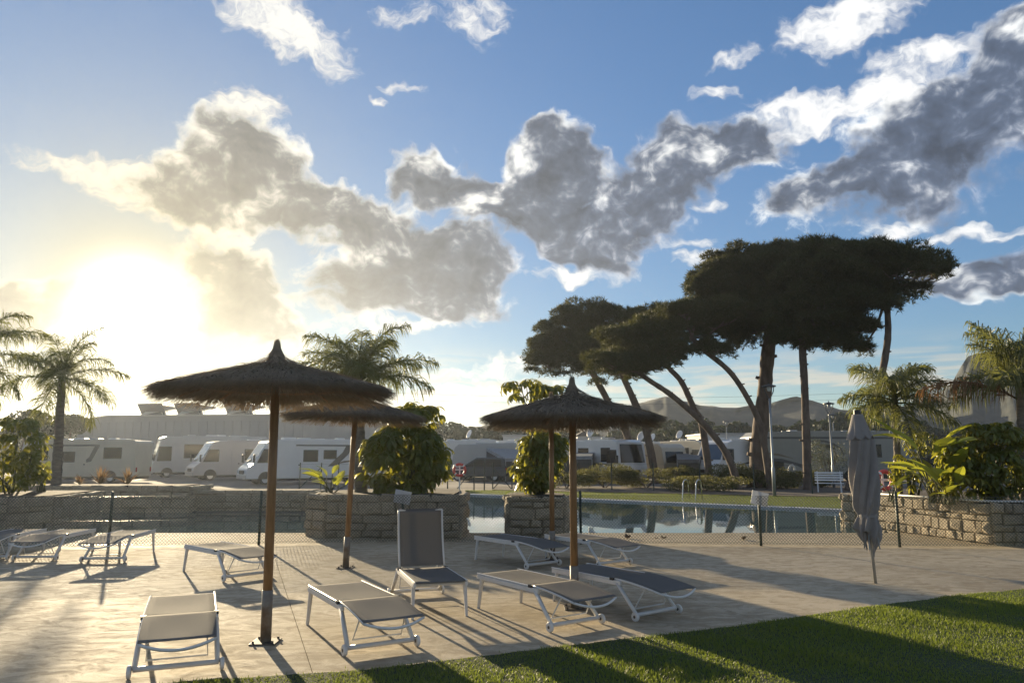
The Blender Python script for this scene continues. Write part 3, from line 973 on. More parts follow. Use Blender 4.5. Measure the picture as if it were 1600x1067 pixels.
# ------------------------------------------------------------------ thatched parasols
def thatch_parasol(label, loc, Rr, rim, top, seed, lean=(0, 0), pole_r=.044):
    rng = np.random.default_rng(seed)
    t = thing('thatched_parasol', label, 'parasol', loc, rng.uniform(0, 6), group='thatched straw parasols on the deck')
    t.rotation_euler = (lean[1], lean[0], 0)
    MB().tube([(0, 0, .45), (0, 0, rim + .25)], [pole_r, pole_r * .92], 12).build('pole', M_POLE, t, smooth=True)
    MB().tube([(0, 0, .01), (0, 0, .47)], pole_r + .006, 12).build('sleeve', M_SLEEVE, t, smooth=True)
    pl = MB().box(-.12, .12, -.12, .12, 0.001, .012).build('base_plate', M_STEEL, t, bevel=.003)
    for a, b in ((-1, -1), (1, -1), (1, 1), (-1, 1)):
        MB().tube([(a * .09, b * .09, .012), (a * .09, b * .09, .032)], .012, 6).build('bolt', M_STEEL, pl)
    hgt = top - rim
    prof = [(1.0, 0), (.85, .105), (.7, .21), (.5, .345), (.28, .50), (.18, .59), (.107, .70), (.06, .83), (.032, .94), (.018, 1.0)]
    pr = np.array([p[0] for p in prof]); pz = np.array([p[1] for p in prof])
    def zf(r):
        return rim + hgt * np.interp(r / Rr, pr[::-1], pz[::-1])
    # lining that keeps the light out, ends short of the rim
    lin = [(Rr * a, float(zf(Rr * a)) - .045) for a in (.66, .5, .33, .2, .125, .075, .04)]
    MB().lathe(lin + [(r * .97, z - .03) for r, z in lin[::-1]], 36).build('lining', M_STRAWIN, t, fixn=True)
    for k in range(10):
        w = 2 * math.pi * k / 10
        c, s = math.cos(w), math.sin(w)
        MB().tube([(c * .05, s * .05, rim + hgt * .55), (c * Rr * .84, s * Rr * .84, float(zf(Rr * .84)) - .085)], .013, 6).build('rib', M_POLE, t)
    MB().lathe([(Rr * .62, float(zf(Rr * .62)) - .10), (Rr * .62 + .012, float(zf(Rr * .62)) - .088), (Rr * .62, float(zf(Rr * .62)) - .076), (Rr * .62 - .012, float(zf(Rr * .62)) - .088)], 36, close=True).build('hoop', M_POLE, t)
    # straw: long thin reeds laid down the slope in overlapping courses
    n = 11000
    r0 = Rr * np.sqrt(rng.uniform(.0005, .86, n)); th = rng.uniform(0, 2 * np.pi, n)
    L = rng.uniform(.20, .42, n) * np.clip(.35 + r0 / Rr, .35, 1)
    r1 = np.minimum(r0 + L, Rr * rng.uniform(.97, 1.075, n))
    th1 = th + rng.normal(0, .03, n) / np.maximum(r1, .15)
    lift = np.abs(rng.normal(0, .016, n)) + .002
    sagx = np.clip((r1 / Rr - .86) / .2, 0, 1)
    def pt(r, a, z):
        return np.stack([r * np.cos(a), r * np.sin(a), z], 1)
    rm = (r0 + r1) / 2; thm = (th + th1) / 2
    P0 = pt(r0, th, zf(r0) - .02); P1 = pt(rm, thm, zf(rm) + lift * .7); P2_ = pt(r1, th1, zf(np.minimum(r1, Rr)) + lift - sagx * rng.uniform(.01, .09, n))
    wv = np.stack([-np.sin(th), np.cos(th), rng.normal(0, .25, n)], 1) * rng.uniform(.0026, .0058, n)[:, None]
    Vt = np.stack([P0 - wv, P0 + wv, P1 - wv, P1 + wv, P2_ - wv * .4, P2_ + wv * .4], 1).reshape(-1, 3)
    b = np.arange(n)[:, None] * 6
    F = np.concatenate([b + np.array([[0, 1, 3, 2]]), b + np.array([[2, 3, 5, 4]])], 1).reshape(-1, 4)
    canopy = link('canopy', np_mesh('canopy', Vt, F), M_STRAW, t, 'stuff')
    # under-layer of the rim, uneven so slits of light come through
    n = 4200
    th = rng.uniform(0, 2 * np.pi, n)
    dens_ = .5 + .5 * np.sin(th * 9 + seed) * np.sin(th * 23 + 2 * seed)
    k = rng.random(n) < (.72 + .28 * dens_)
    th = th[k]; n = len(th)
    r0 = Rr * rng.uniform(.60, .86, n); r1 = Rr * rng.uniform(.93, 1.05, n)
    P0 = pt(r0, th, zf(r0) - rng.uniform(.03, .05, n)); th1 = th + rng.normal(0, .035, n)
    P1 = pt(r1, th1, zf(np.minimum(r1, Rr)) - rng.uniform(.02, .15, n) ** 1.0)
    wv = np.stack([-np.sin(th), np.cos(th), rng.normal(0, .3, n)], 1) * rng.uniform(.0022, .0052, n)[:, None]
    Vt = np.stack([P0 - wv, P0 + wv, P1 + wv * .4, P1 - wv * .4], 1).reshape(-1, 3)
    link('fringe', np_mesh('fringe', Vt, np.arange(4 * n).reshape(n, 4)), M_STRAW, t, 'stuff')
    # tied topknot
    n = 240
    th = rng.uniform(0, 2 * np.pi, n)
    P0 = pt(np.full(n, .085), th, np.full(n, top - .12)); P1 = pt(np.full(n, .04), th, np.full(n, top - .03)); P2_ = pt(rng.uniform(.002, .034, n), th + rng.normal(0, .5, n), top + rng.uniform(.0, .07, n))
    wv = np.stack([-np.sin(th), np.cos(th), 0 * th], 1) * .003
    Vt = np.stack([P0 - wv, P0 + wv, P1 - wv, P1 + wv, P2_ - wv * .4, P2_ + wv * .4], 1).reshape(-1, 3)
    b = np.arange(n)[:, None] * 6
    F = np.concatenate([b + np.array([[0, 1, 3, 2]]), b + np.array([[2, 3, 5, 4]])], 1).reshape(-1, 4)
    link('topknot', np_mesh('topknot', Vt, F), M_STRAW, t, 'stuff')
    return t
def U(px, py):
    p = on_z(px, py); return (p.x, p.y, 0)
thatch_parasol('large thatched parasol in front on the left, on a thick wooden pole', U(415, 1003), 1.12, 2.345, 2.80, 1, (-.010, 0))
thatch_parasol('thatched parasol in the middle between the loungers on the right', U(898, 950), 1.05, 2.16, 2.60, 2)
thatch_parasol('small rear thatched parasol seen behind the right-hand parasol', U(863, 874), .98, 2.28, 2.76, 3)
thatch_parasol('rear thatched parasol behind the large one, beside the raised lounger', U(540, 887), 1.10, 2.34, 2.80, 4, (.03, 0))

# ------------------------------------------------------------------ closed canvas parasol
def closed_parasol():
    p = on_z(1368, 911)
    t = thing('closed_parasol', 'closed taupe canvas parasol on a pale pole at the right', 'parasol', (p.x, p.y, 0))
    t.rotation_euler = (R(1.0), R(-2.6), 0)
    MB().tube([(0, 0, 0), (0, 0, 2.33)], .022, 10).build('pole', mat('pale aluminium pole', (.50, .47, .42), .4, metal=.4), t, smooth=True)
    # furled canvas: hanging folds
    rows, cols = 64, 96
    vs = []; fs = []
    z0, z1 = .42, 2.28
    rngl = random.Random(4)
    ph = [rngl.uniform(0, 6.28) for _ in range(8)]
    for i in range(rows + 1):
        f = i / rows                               # 0 top
        z = z1 - (z1 - z0) * f
        # outline: narrow cap, wide shoulder, taper, strap, flared hem
        R0 = np.interp(f, [0, .03, .20, .26, .45, .66, .715, .735, .76, .84, .93, 1.0], [.06, .085, .150, .146, .160, .146, .120, .108, .120, .135, .10, .055])
        fold = np.interp(f, [0, .1, .25, .5, .7, .735, .8, 1], [.02, .08, .24, .36, .32, .14, .42, .55])
        for j in range(cols):
            a = 2 * math.pi * j / cols
            tw = a + f * 2.6
            w = math.sin(8 * tw + ph[0]) * .55 + math.sin(5 * tw + ph[1] + f * 2) * .4 + math.sin(13 * tw + ph[2]) * .25
            r = R0 * (1 + fold * w)
            zz = z
            if f > .84:                            # points of the hem hang at different heights
                drop = max(0.0, math.sin(4 * a + ph[3])) * .20 + .10 * math.sin(9 * a + ph[4])
                zz = z + (f - .84) / .16 * (.20 - drop)
            vs.append((r * math.cos(a) + .015 * math.sin(f * 5), r * math.sin(a), zz))
    for i in range(rows):
        for j in range(cols):
            fs.append((i * cols + j, i * cols + (j + 1) % cols, (i + 1) * cols + (j + 1) % cols, (i + 1) * cols + j))
    c = MB().add(vs, fs).build('canopy', M_CANVAS, t, smooth=True)
    # upper vent flap with its scalloped edge
    vs = []; fs = []
    for i in range(9):
        f = i / 8
        for j in range(64):
            a = 2 * math.pi * j / 64
            r = .070 + f * .100 * (1 + .10 * math.sin(8 * a) * f)
            vs.append((r * math.cos(a), r * math.sin(a), 2.30 - .30 * f - .05 * f * abs(math.sin(4 * a)) ** .6))
    for i in range(8):
        for j in range(64):
            fs.append((i * 64 + j, i * 64 + (j + 1) % 64, (i + 1) * 64 + (j + 1) % 64, (i + 1) * 64 + j))
    MB().add(vs, fs).build('vent_flap', M_CANVAS, c, smooth=True)
    MB().lathe([(.110, -.02), (.122, -.02), (.122, .02), (.110, .02)], 32, Matrix.Translation((.0, 0, .905)), close=True).build('strap', M_CANVAS, t)
    MB().tube([(0, 0, 2.29), (0, 0, 2.36)], [.05, .045], 12).build('finial', M_FRAME, t)
    for a in (.5, 2.2, 4.0, 5.6):
        MB().tube([(.05 * math.cos(a), .05 * math.sin(a), .95), (.105 * math.cos(a), .105 * math.sin(a), .46)], .009, 6).build('rib', M_LAMP, t)
    return t
closed_parasol()

# dead leaves lying along the foot of the fence
for i, (x, y, lab) in enumerate(((843, 838, 'curled dead leaf on the deck behind the rear parasol pole'), (981, 841, 'largest dry leaf lying below the fence right of the parasols'), (1026, 841, 'tiny dark leaf, smallest of those below the fence'), (1037, 841, 'round dark leaf beside the tiny one at the foot of the fence'), (1162, 843, 'dead leaf left of the fence post with the right notice'))):
    p = on_z(x, y)
    vs = []; fs = []
    for k in range(7):
        f = k / 6
        w = .055 * math.sin(math.pi * min(1, f * .93 + .05)) * random.uniform(.8, 1.2)
        vs += [((f - .5) * .2, -w, .02 + .05 * (f - .5) ** 2 * 4 + .02), ((f - .5) * .2, 0, .012 + .05 * (f - .5) ** 2 * 4), ((f - .5) * .2, w, .02 + .05 * (f - .5) ** 2 * 4 + .025)]
    for k in range(6):
        b = k * 3
        fs += [(b, b + 3, b + 4, b + 1), (b + 1, b + 4, b + 5, b + 2)]
    o = MB().add(vs, fs).build('dead_leaf', M_LEAFLIT)
    o.location = (p.x, p.y, -.010); o.rotation_euler = (0, 0, random.uniform(0, 6)); o.scale = [1.0, 1.1, .45, .75, 1.0][i:i + 1] * 3
    tag(o, lab, 'leaf', 'dead leaves by the fence')

# ------------------------------------------------------------------ vegetation
def frond_mesh(L, pitch, droop, nl, ll, seed, width=.020, tidy=1.0, hang=.9):
    rng = np.random.default_rng(seed)
    n = 22
    pts = [np.zeros(3)]; a = R(pitch)
    for i in range(n):
        a2 = a - R(droop) * ((i + .5) / n) ** 1.25
        pts.append(pts[-1] + np.array([math.cos(a2), 0, math.sin(a2)]) * L / n)
    pts = np.array(pts)
    b = MB().tube([tuple(p) for p in pts[::2]], [.020 * (1 - .8 * i / 11) + .003 for i in range(12)], 5)
    V = [np.array(b.v, dtype=float)]; base = len(b.v)
    tri = []
    for f in b.f:
        for k in range(1, len(f) - 1):
            tri.append((f[0], f[k], f[k + 1]))
    t = np.linspace(.10, .995, nl)
    t = np.repeat(t, 2); s = np.tile([-1.0, 1.0], nl)
    m = len(t)
    x = t * n; i0 = np.minimum(x.astype(int), n - 1)
    P = pts[i0] + (pts[i0 + 1] - pts[i0]) * (x - i0)[:, None]
    T = pts[i0 + 1] - pts[i0]; T /= np.linalg.norm(T, axis=1, keepdims=True)
    Y = np.zeros((m, 3)); Y[:, 1] = s
    N = np.cross(T, np.tile([0, 1.0, 0], (m, 1)))
    d = Y * rng.uniform(.55, 1.0, m)[:, None] + T * rng.uniform(.35, .8, m)[:, None] - N * rng.uniform(-.55, .65, m)[:, None] * tidy
    d /= np.linalg.norm(d, axis=1, keepdims=True)
    l = ll * (np.sin(np.pi * np.clip(t * .86 + .12, 0, 1)) ** .7) * rng.uniform(.75, 1.2, m)
    down = np.array([0, 0, -1.0])
    p1 = P + d * (l * .45)[:, None]
    d2 = d + down * (hang * rng.uniform(.6, 1.3, m))[:, None]; d2 /= np.linalg.norm(d2, axis=1, keepdims=True)
    p2 = p1 + d2 * (l * .35)[:, None]
    d3 = d2 + down * (hang * .9); d3 /= np.linalg.norm(d3, axis=1, keepdims=True)
    p3 = p2 + d3 * (l * .25)[:, None]
    w = np.cross(d, rand_dirs(m, rng)); w /= np.linalg.norm(w, axis=1, keepdims=True) + 1e-9
    w *= width * .5
    Vl = np.stack([P - w * .6, P + w * .6, p1 - w, p1 + w, p2 - w * .7, p2 + w * .7, p3], 1).reshape(-1, 3)
    o = base + np.arange(m)[:, None] * 7
    fl = np.concatenate([o + np.array([[0, 1, 3]]), o + np.array([[0, 3, 2]]), o + np.array([[2, 3, 5]]), o + np.array([[2, 5, 4]]), o + np.array([[4, 5, 6]])], 1).reshape(-1, 3)
    return np_mesh('frond', np.concatenate([V[0], Vl]), np.concatenate([np.array(tri), fl]))
def palm(label, base, top, L, nf, seed, r0=.13, r1=.09, extra=(), pmin=-25, ll=.76, hang=1.25):
    rng = random.Random(seed)
    base, top = Vector(base), Vector(top)
    t = thing('queen_palm', label, 'palm', base, group='queen palms round the pool')
    d = top - base
    n = 40
    pts = [Vector((d.x * (i / n), d.y * (i / n), d.z * i / n)) for i in range(n + 1)]
    rad = [(r0 + (r1 - r0) * (i / n)) * (1 + .06 * math.sin(i * 2.1)) for i in range(n + 1)]
    rad[-1] *= .5
    MB().tube(pts, rad, 14).build('trunk', M_PALMTRUNK, t, smooth=True)
    MB().tube([d + Vector((0, 0, -.08)), d + Vector((0, 0, .16)), d + Vector((0, 0, .46))], [r1 * 1.15, r1 * .9, .02], 10).build('crown_shaft', M_STALK, t, smooth=True)
    for i in range(nf):
        f = i / (nf - 1)
        pitch = 84 - (84 - pmin) * f ** 1.1 + rng.uniform(-7, 7)
        azm = i * 137.5 + rng.uniform(-18, 18)
        me = frond_mesh(L * rng.uniform(.82, 1.1), pitch, rng.uniform(60, 105) * (1 - .25 * f), 78, ll, seed * 100 + i, hang=hang)
        o = link('frond', me, M_PALM, t)
        o.location = d + Vector((0, 0, .10 - .14 * f)); o.rotation_euler = (0, 0, R(azm))
    for (azm, pitch, droop, l, dead) in extra:
        me = frond_mesh(l, pitch, droop, 66, ll * (1.25 if dead else 1), seed * 100 + 70 + int(azm), hang=2.2 if dead else hang, tidy=.5 if dead else 1)
        o = link('dry_frond' if dead else 'frond', me, M_DEADFROND if dead else M_PALM, t)
        o.location = d - Vector((0, 0, .38 if dead else 0)); o.rotation_euler = (0, 0, R(azm))
    return t
def pbase(px, Y, z):
    p = at(px, HOR, Y); return (p.x, Y, z)
palm('queen palm rising behind the front parasol from the middle planter', pbase(566, 17.3, .85), tuple(at(560, 598, 17.3)), 1.75, 15, 11, .15, .10, ((-6, 40, 62, 2.05, False), (172, 60, 75, 1.7, False)), 10)
palm('queen palm glowing in the haze under the sun, left', pbase(92, 24.9, .6), tuple(at(97, 592, 24.9)), 2.2, 17, 12, .17, .11)
palm('queen palm cut by the left edge with long hanging fronds', pbase(-55, 20.0, .5), tuple(at(-45, 560, 20.0)), 2.0, 14, 13, .16, .11)
palm('short queen palm behind the closed parasol on the right', pbase(1400, 17.6, .6), tuple(at(1398, 628, 17.6)), 1.45, 16, 14, .085, .065, (), -20, .6)
palm('queen palm at the right edge with a dry brown hanging frond', pbase(1592, 15.7, .6), tuple(at(1594, 600, 15.7)), 1.6, 16, 15, .10, .08, ((176, 34, 62, 2.2, True), (160, 80, 50, 1.7, False), (185, 72, 80, 1.5, False)), 10, .7, 2.2)

def whorl_mesh(seed, nleaf=10, l=.25, w=.062):
    rng = random.Random(seed)
    vs = []; fs = []
    for i in range(nleaf):
        a = 2 * math.pi * i / nleaf + rng.uniform(-.2, .2)
        c, s = math.cos(a), math.sin(a)
        ll = l * rng.uniform(.75, 1.15); el = rng.uniform(.05, .5); dr = rng.uniform(1.5, 2.3)
        x, z = .0, 0.0
        b = len(vs)
        prof = [(.0, .12), (.18, .28), (.4, .85), (.65, 1.0), (.88, .62), (1.0, .05)]
        px = 0
        for (t, ww) in prof:
            ang = el - dr * t
            x += math.cos(ang) * ll * (t - px); z += math.sin(ang) * ll * (t - px); px = t
            hw = w * .5 * ww
            vs += [(c * x - s * hw, s * x + c * hw, z), (c * x, s * x, z - .008 * ww), (c * x + s * hw, s * x - c * hw, z)]
        for k in range(len(prof) - 1):
            q0 = b + k * 3
            fs += [(q0, q0 + 1, q0 + 4, q0 + 3), (q0 + 1, q0 + 2, q0 + 5, q0 + 4)]
    me = MB().add(vs, fs).mesh('leaf_whorl')
    me.materials.append(M_SCHEF)
    return me
WHORLS = [whorl_mesh(k, random.choice((8, 9, 10, 11))) for k in range(6)]
def schefflera(label, base, lobes, seed, scale=1.0):
    """lobes: (centre, radii, count); whorls of drooping leaflets over each lobe, on stalks from the base"""
    rng = random.Random(seed)
    base = Vector(base)
    t = thing('umbrella_tree', label, 'shrub', base, group='umbrella trees in the planters')
    for (c, r, n) in lobes:
        c = Vector(c) - base
        for k in range(3):
            o_ = Vector((rng.uniform(-.1, .1), rng.uniform(-.1, .1), 0))
            MB().tube([o_, c * .5 + o_ + Vector((rng.uniform(-.1, .1), 0, 0)), c + Vector((rng.uniform(-.3, .3) * r[0], rng.uniform(-.3, .3) * r[1], rng.uniform(.0, .6) * r[2]))], [.028, .02, .01], 6).build('stem', M_STALK, t, smooth=True)
        for k in range(n):
            d = Vector((rng.gauss(0, 1), rng.gauss(0, 1), rng.gauss(.15, 1))).normalized()
            f = rng.uniform(.55, 1.0) ** .5
            o = link('leaf_whorl', rng.choice(WHORLS), None, t)
            o.location = c + Vector((d.x * r[0] * f, d.y * r[1] * f, d.z * r[2] * f))
            o.rotation_euler = (d.y * -.5 + rng.uniform(-.25, .25), d.x * .5 + rng.uniform(-.25, .25), rng.uniform(0, 6.28))
            sc = scale * rng.uniform(.75, 1.2)
            o.scale = (sc, sc, sc)
    return t
def lobe(px, py, rx, ry, Y, n, dep=1.0):
    p = at(px, py, Y); k = Y / FPX
    return ((p.x, p.y, p.z), (rx * k, rx * k * dep, ry * k), n)
schefflera('dense round umbrella tree filling the middle planter', pbase(640, 16.9, .86),
           [lobe(635, 712, 58, 54, 16.9, 150), lobe(600, 715, 34, 44, 16.7, 36), lobe(672, 715, 28, 44, 16.7, 36), lobe(645, 650, 40, 20, 17.0, 26), lobe(655, 640, 30, 12, 17.1, 12)], 31, 1.3)
schefflera('tall sparse umbrella tree in the small planter, top above the parasol', pbase(842, 17.2, .8),
           [lobe(822, 606, 40, 16, 17.2, 24), lobe(862, 612, 26, 16, 17.4, 12), lobe(842, 690, 34, 18, 17.2, 42), lobe(836, 728, 33, 36, 17.1, 84), lobe(866, 705, 18, 34, 17.3, 34), lobe(845, 655, 20, 22, 17.2, 16)], 32, 1.12)
schefflera('bright yellow-green umbrella tree in the right planter', pbase(1545, 15.6, .74),
           [lobe(1548, 680, 38, 26, 15.6, 70), lobe(1492, 705, 24, 26, 15.5, 36), lobe(1556, 732, 42, 36, 15.5, 80), lobe(1500, 750, 36, 24, 15.5, 44)], 33, 1.05)
schefflera('small umbrella tree at the back corner of the right planter', pbase(1420, 17.3, .7),
           [lobe(1412, 735, 20, 28, 17.3, 26), lobe(1440, 690, 24, 22, 17.6, 24)], 34, .8)
schefflera('umbrella tree lost in the haze at the left edge', pbase(22, 18.6, .74),
           [lobe(20, 690, 44, 46, 18.6, 70), lobe(0, 735, 50, 34, 18.3, 40), lobe(52, 730, 22, 30, 18.4, 20)], 35, 1.05)

def paddle_mesh(seed, L=.75, w=.26):
    rng = random.Random(seed)
    vs = []; fs = []
    n = 12
    for i in range(n + 1):
        t = i / n
        hw = w * .5 * math.sin(math.pi * min(1, t * .92 + .06)) ** .75
        x = L * t; z = -.30 * L * t * t
        lift = .30
        tear = 1.0 if rng.random() > .22 else .72
        vs += [(x, -hw * tear, z + hw * lift), (x, 0, z), (x, hw, z + hw * lift)]
    for i in range(n):
        b = i * 3
        fs += [(b, b + 3, b + 4, b + 1), (b + 1, b + 4, b + 5, b + 2)]
    me = MB().add(vs, fs).mesh('paddle_leaf'); me.materials.append(M_BANANA)
    return me
PADDLES = [paddle_mesh(k, .72 + .1 * (k % 2), .24 + .04 * (k % 3)) for k in range(4)]
def paddle_plant(label, base, n, hmin, hmax, spread, seed, sc=1.0):
    rng = random.Random(seed)
    t = thing('paddle_leaf_plant', label, 'plant', base, group='broad-leaved plants in the planters')
    for i in range(n):
        a = rng.uniform(0, 6.28); h = rng.uniform(hmin, hmax); r = spread * rng.uniform(.3, 1)
        top = Vector((math.cos(a) * r, math.sin(a) * r, h))
        b0 = Vector((rng.uniform(-.1, .1), rng.uniform(-.1, .1), 0))
        MB().tube([b0, (b0 + top) * .5 + Vector((0, 0, h * .12)), top], [.018, .013, .008], 6).build('stalk', M_STALK, t, smooth=True)
        o = link('paddle_leaf', rng.choice(PADDLES), None, t)
        o.location = top
        o.rotation_euler = (rng.uniform(-.5, .5), -rng.uniform(.2, 1.1), a + rng.uniform(-.5, .5))
        s = sc * rng.uniform(.6, 1.05); o.scale = (s, s, s)
    return t
paddle_plant('bird-of-paradise clump with upright paddle leaves in the right planter', pbase(1452, 16.0, .74), 20, .4, 1.45, .6, 41, 1.15)
paddle_plant('low paddle-leaf plant in front of the clump in the right planter', pbase(1475, 15.5, .74), 12, .2, .65, .5, 42, .95)
paddle_plant('small paddle-leaf plant behind the closed parasol', pbase(1388, 17.0, .7), 6, .1, .4, .25, 43, .6)
paddle_plant('yellowish paddle-leaf plant beside the rear parasol pole in the middle planter', pbase(520, 17.1, .84), 11, .12, .5, .4, 44, .7)
paddle_plant('hazy paddle-leaf plant at the foot of the palm on the left', pbase(70, 19.4, .74), 8, .2, .75, .4, 45, .85)
paddle_plant('low plants along the corner of the right planter', pbase(1572, 15.3, .74), 8, .06, .3, .5, 46, .6)

def spiky(label, base, n, L, seed):
    rng = random.Random(seed)
    t = thing('spiky_plant', label, 'plant', base, group='spiky plants on the retaining wall')
    vs = [(0, -.03, 0), (0, .03, 0), (L * .5, -.028, .01), (L * .5, .028, .01), (L, 0, -.05)]
    me = MB().add(vs, [(0, 2, 3, 1), (2, 4, 3)]).mesh('blade_leaf'); me.materials.append(M_AGAVE)
    for i in range(n):
        o = link('blade_leaf', me, None, t)
        o.location = (0, 0, .05); o.rotation_euler = (rng.uniform(-.4, .4), -R(rng.uniform(15, 85)), rng.uniform(0, 6.28))
        o.scale = [rng.uniform(.7, 1.1)] * 3
    return t
spiky('pale spiky plant on the retaining wall, left of the pair', pbase(160, 24.6, .76), 26, .62, 51)
spiky('pale spiky plant on the retaining wall, right of the pair', pbase(203, 24.6, .76), 24, .60, 52)
spiky('small spiky plant at the foot of the hazy palm', pbase(128, 24.4, .76), 18, .4, 53)

def bush(label, px, py0, py1, w, Y, seed, m=M_HEDGE, leaf=.085, n=6500, name='hedge_bush', group='bushes behind the pool', asp=.5):
    rng = np.random.default_rng(seed)
    p = at(px, py1, Y); top = at(px, py0, Y).z
    k = Y / FPX
    t = thing(name, label, 'bush', (p.x, Y, 0), group=group)
    h = top * 1.12; rx = w * k / 2 * (1.45 if m is M_HEDGE else 1)
    P = []
    for i in range(9):
        c = (rng.uniform(-.65, .65) * rx, rng.uniform(-.4, .4) * rx, h * rng.uniform(.30, .74))
        r = (rx * rng.uniform(.32, .55), rx * rng.uniform(.32, .55), h * rng.uniform(.2, .34))
        pp, _ = shell_points(c, r, n // 9, rng, .35)
        P.append(pp)
    P = np.concatenate(P); P = P[P[:, 2] > .03]
    V, F = leaf_cloud(P, leaf, asp, rng)
    link('foliage', np_mesh('foliage', V, F), m, t, 'stuff')
    for i in range(5):
        a = rng.uniform(0, 6.28)
        MB().tube([(0, 0, 0), (math.cos(a) * rx * .25, math.sin(a) * rx * .25, h * .35), (math.cos(a) * rx * .5, math.sin(a) * rx * .4, h * .72)], [.03, .02, .008], 5).build('stem', M_BARK, t)
    return t
for i, (px, a, b, w, Y, lab) in enumerate((
        (885, 732, 766, 60, 39.5, 'bush just right of the middle parasol pole behind the pool'),
        (945, 725, 766, 80, 39.8, 'tall yellowish bush below the flat-fronted motorhome'),
        (1010, 733, 766, 70, 40.0, 'bush at the feet of the leaning pine trunks'),
        (1100, 742, 768, 90, 36.5, 'low dark rounded bush above the pool ladder'),
        (1142, 726, 760, 60, 41.0, 'spiky pale bush in front of the white van motorhome'),
        (1185, 731, 766, 70, 40.2, 'dark bush round the thick pine trunk'),
        (1232, 738, 766, 60, 39.0, 'dark bush between lamp post and straight pine trunk'),
        (1060, 730, 762, 60, 42.0, 'bush in front of the small grey tent'),
        (1283, 738, 764, 50, 40.5, 'yellow-tipped bush behind the white bench'))):
    bush(lab, px, a, b, w, Y, 300 + i)
bush('grey-green olive bush behind the white bench', 1297, 688, 762, 72, 42.5, 330, M_OLIVE, .09, 3600, 'olive_bush', None, .35)

# pines -------------------------------------------------------------------
def pine(label, Y, trunk, w0, w1, crowns, seed, dens_=1.0):
    rng = np.random.default_rng(seed)
    k = Y / FPX
    b = at(trunk[0][0], trunk[0][1], Y); b.z = 0
    t = thing('umbrella_pine', label, 'pine tree', b, group='umbrella pines behind the pool')
    pts = [at(x, y, Y) - b for x, y in trunk]
    pts[0].z = -.05
    # smooth the path and roughen it
    P = []
    for i in range(len(pts) - 1):
        p0, p1, p2, p3 = pts[max(i - 1, 0)], pts[i], pts[i + 1], pts[min(i + 2, len(pts) - 1)]
        for q_ in range(7):
            u = q_ / 7
            P.append(.5 * ((2 * p1) + (-p0 + p2) * u + (2 * p0 - 5 * p1 + 4 * p2 - p3) * u * u + (-p0 + 3 * p1 - 3 * p2 + p3) * u ** 3))
    P.append(pts[-1])
    n = len(P)
    rad = [(w0 + (w1 - w0) * (i / (n - 1)) ** .8) * k * .5 * (1 + rng.uniform(-.06, .06) + (.35 if i == 0 else 0)) for i in range(n)]
    rad[-1] *= .5
    tr = MB().tube(P, rad, 12).build('trunk', M_BARK, t, smooth=True)
    # sawn-off stubs up the trunk
    for i in range(3, n - 3, 2):
        if rng.random() < .75:
            a = rng.uniform(0, 6.28); d = Vector((math.cos(a), math.sin(a) * .4, .25)).normalized()
            MB().tube([P[i], P[i] + d * (rad[i] + rng.uniform(.05, .16))], [rad[i] * .30, rad[i] * .22], 6).build('stub', M_BARK, tr)
    tip = P[-1]
    PP = []; NN = []
    for (cx, cy, rx, ry) in crowns:
        c = at(cx, cy, Y) - b
        c.y = rng.uniform(-.5, .5)
        rr = np.array([rx * k, rx * k * .8, ry * k])
        s = P[int(n * rng.uniform(.80, .97))]
        # limb reaching into the clump, forking
        m1 = s.lerp(c, .5) + Vector((0, 0, -.12 * (c - s).length))
        MB().tube([s, m1, c], [w1 * k * .34, w1 * k * .22, .025], 7).build('limb', M_BARK, t, smooth=True)
        for q_ in range(5):
            e = c + Vector((rng.uniform(-.8, .8) * rr[0], rng.uniform(-.7, .7) * rr[1], rng.uniform(-.35, .5) * rr[2]))
            f = m1.lerp(c, rng.uniform(.2, .95))
            MB().tube([f, f.lerp(e, .5) + Vector((0, 0, -.1)), e], [.05, .035, .012], 5).build('branch', M_BARK, t, smooth=True)
        area = rx * ry
        nl = max(12, int(area / 58))
        for j in range(nl):
            d = rand_dirs(1, rng)[0]
            if d[2] < -.35 and rng.random() < .7:
                d[2] *= -1
            f = rng.uniform(.10, 1.12) ** .6
            lc = np.array(c) + d * rr * f * np.array([1, 1, 1.0])
            lr = np.array([rng.uniform(.5, .95), rng.uniform(.5, .95), rng.uniform(.36, .60)]) * rng.uniform(.6, 1.1) * (.55 + .012 * min(rx, 50))
            m = int(80 * dens_)
            dd = rand_dirs(m, rng)
            dd[:, 2] = np.where(dd[:, 2] < -.25, -dd[:, 2], dd[:, 2])
            PP.append(lc + dd * lr * (rng.uniform(.35, 1, m) ** .5)[:, None])
            NN.append(dd * .6 + np.array([0, 0, .6]))
    PP = np.concatenate(PP); NN = np.concatenate(NN); NN /= np.linalg.norm(NN, axis=1, keepdims=True)
    V, F = tufts(PP, NN, .27, 8, .038, rng)
    link('crown', np_mesh('crown', V, F), M_NEEDLE, t, 'stuff')
    return t
pine('thickest umbrella pine, upright trunk under the biggest crown', 41, [(1183, 752), (1186, 690), (1194, 620), (1199, 560), (1206, 500), (1208, 470)], 27, 17,
     [(1150, 450, 66, 50), (1120, 480, 44, 40), (1215, 425, 80, 36), (1200, 480, 80, 44), (1130, 520, 44, 24), (1235, 470, 60, 50), (1160, 405, 46, 18), (1180, 520, 70, 30), (1270, 520, 60, 30), (1240, 405, 60, 18), (1110, 450, 34, 34)], 61, 1.1)
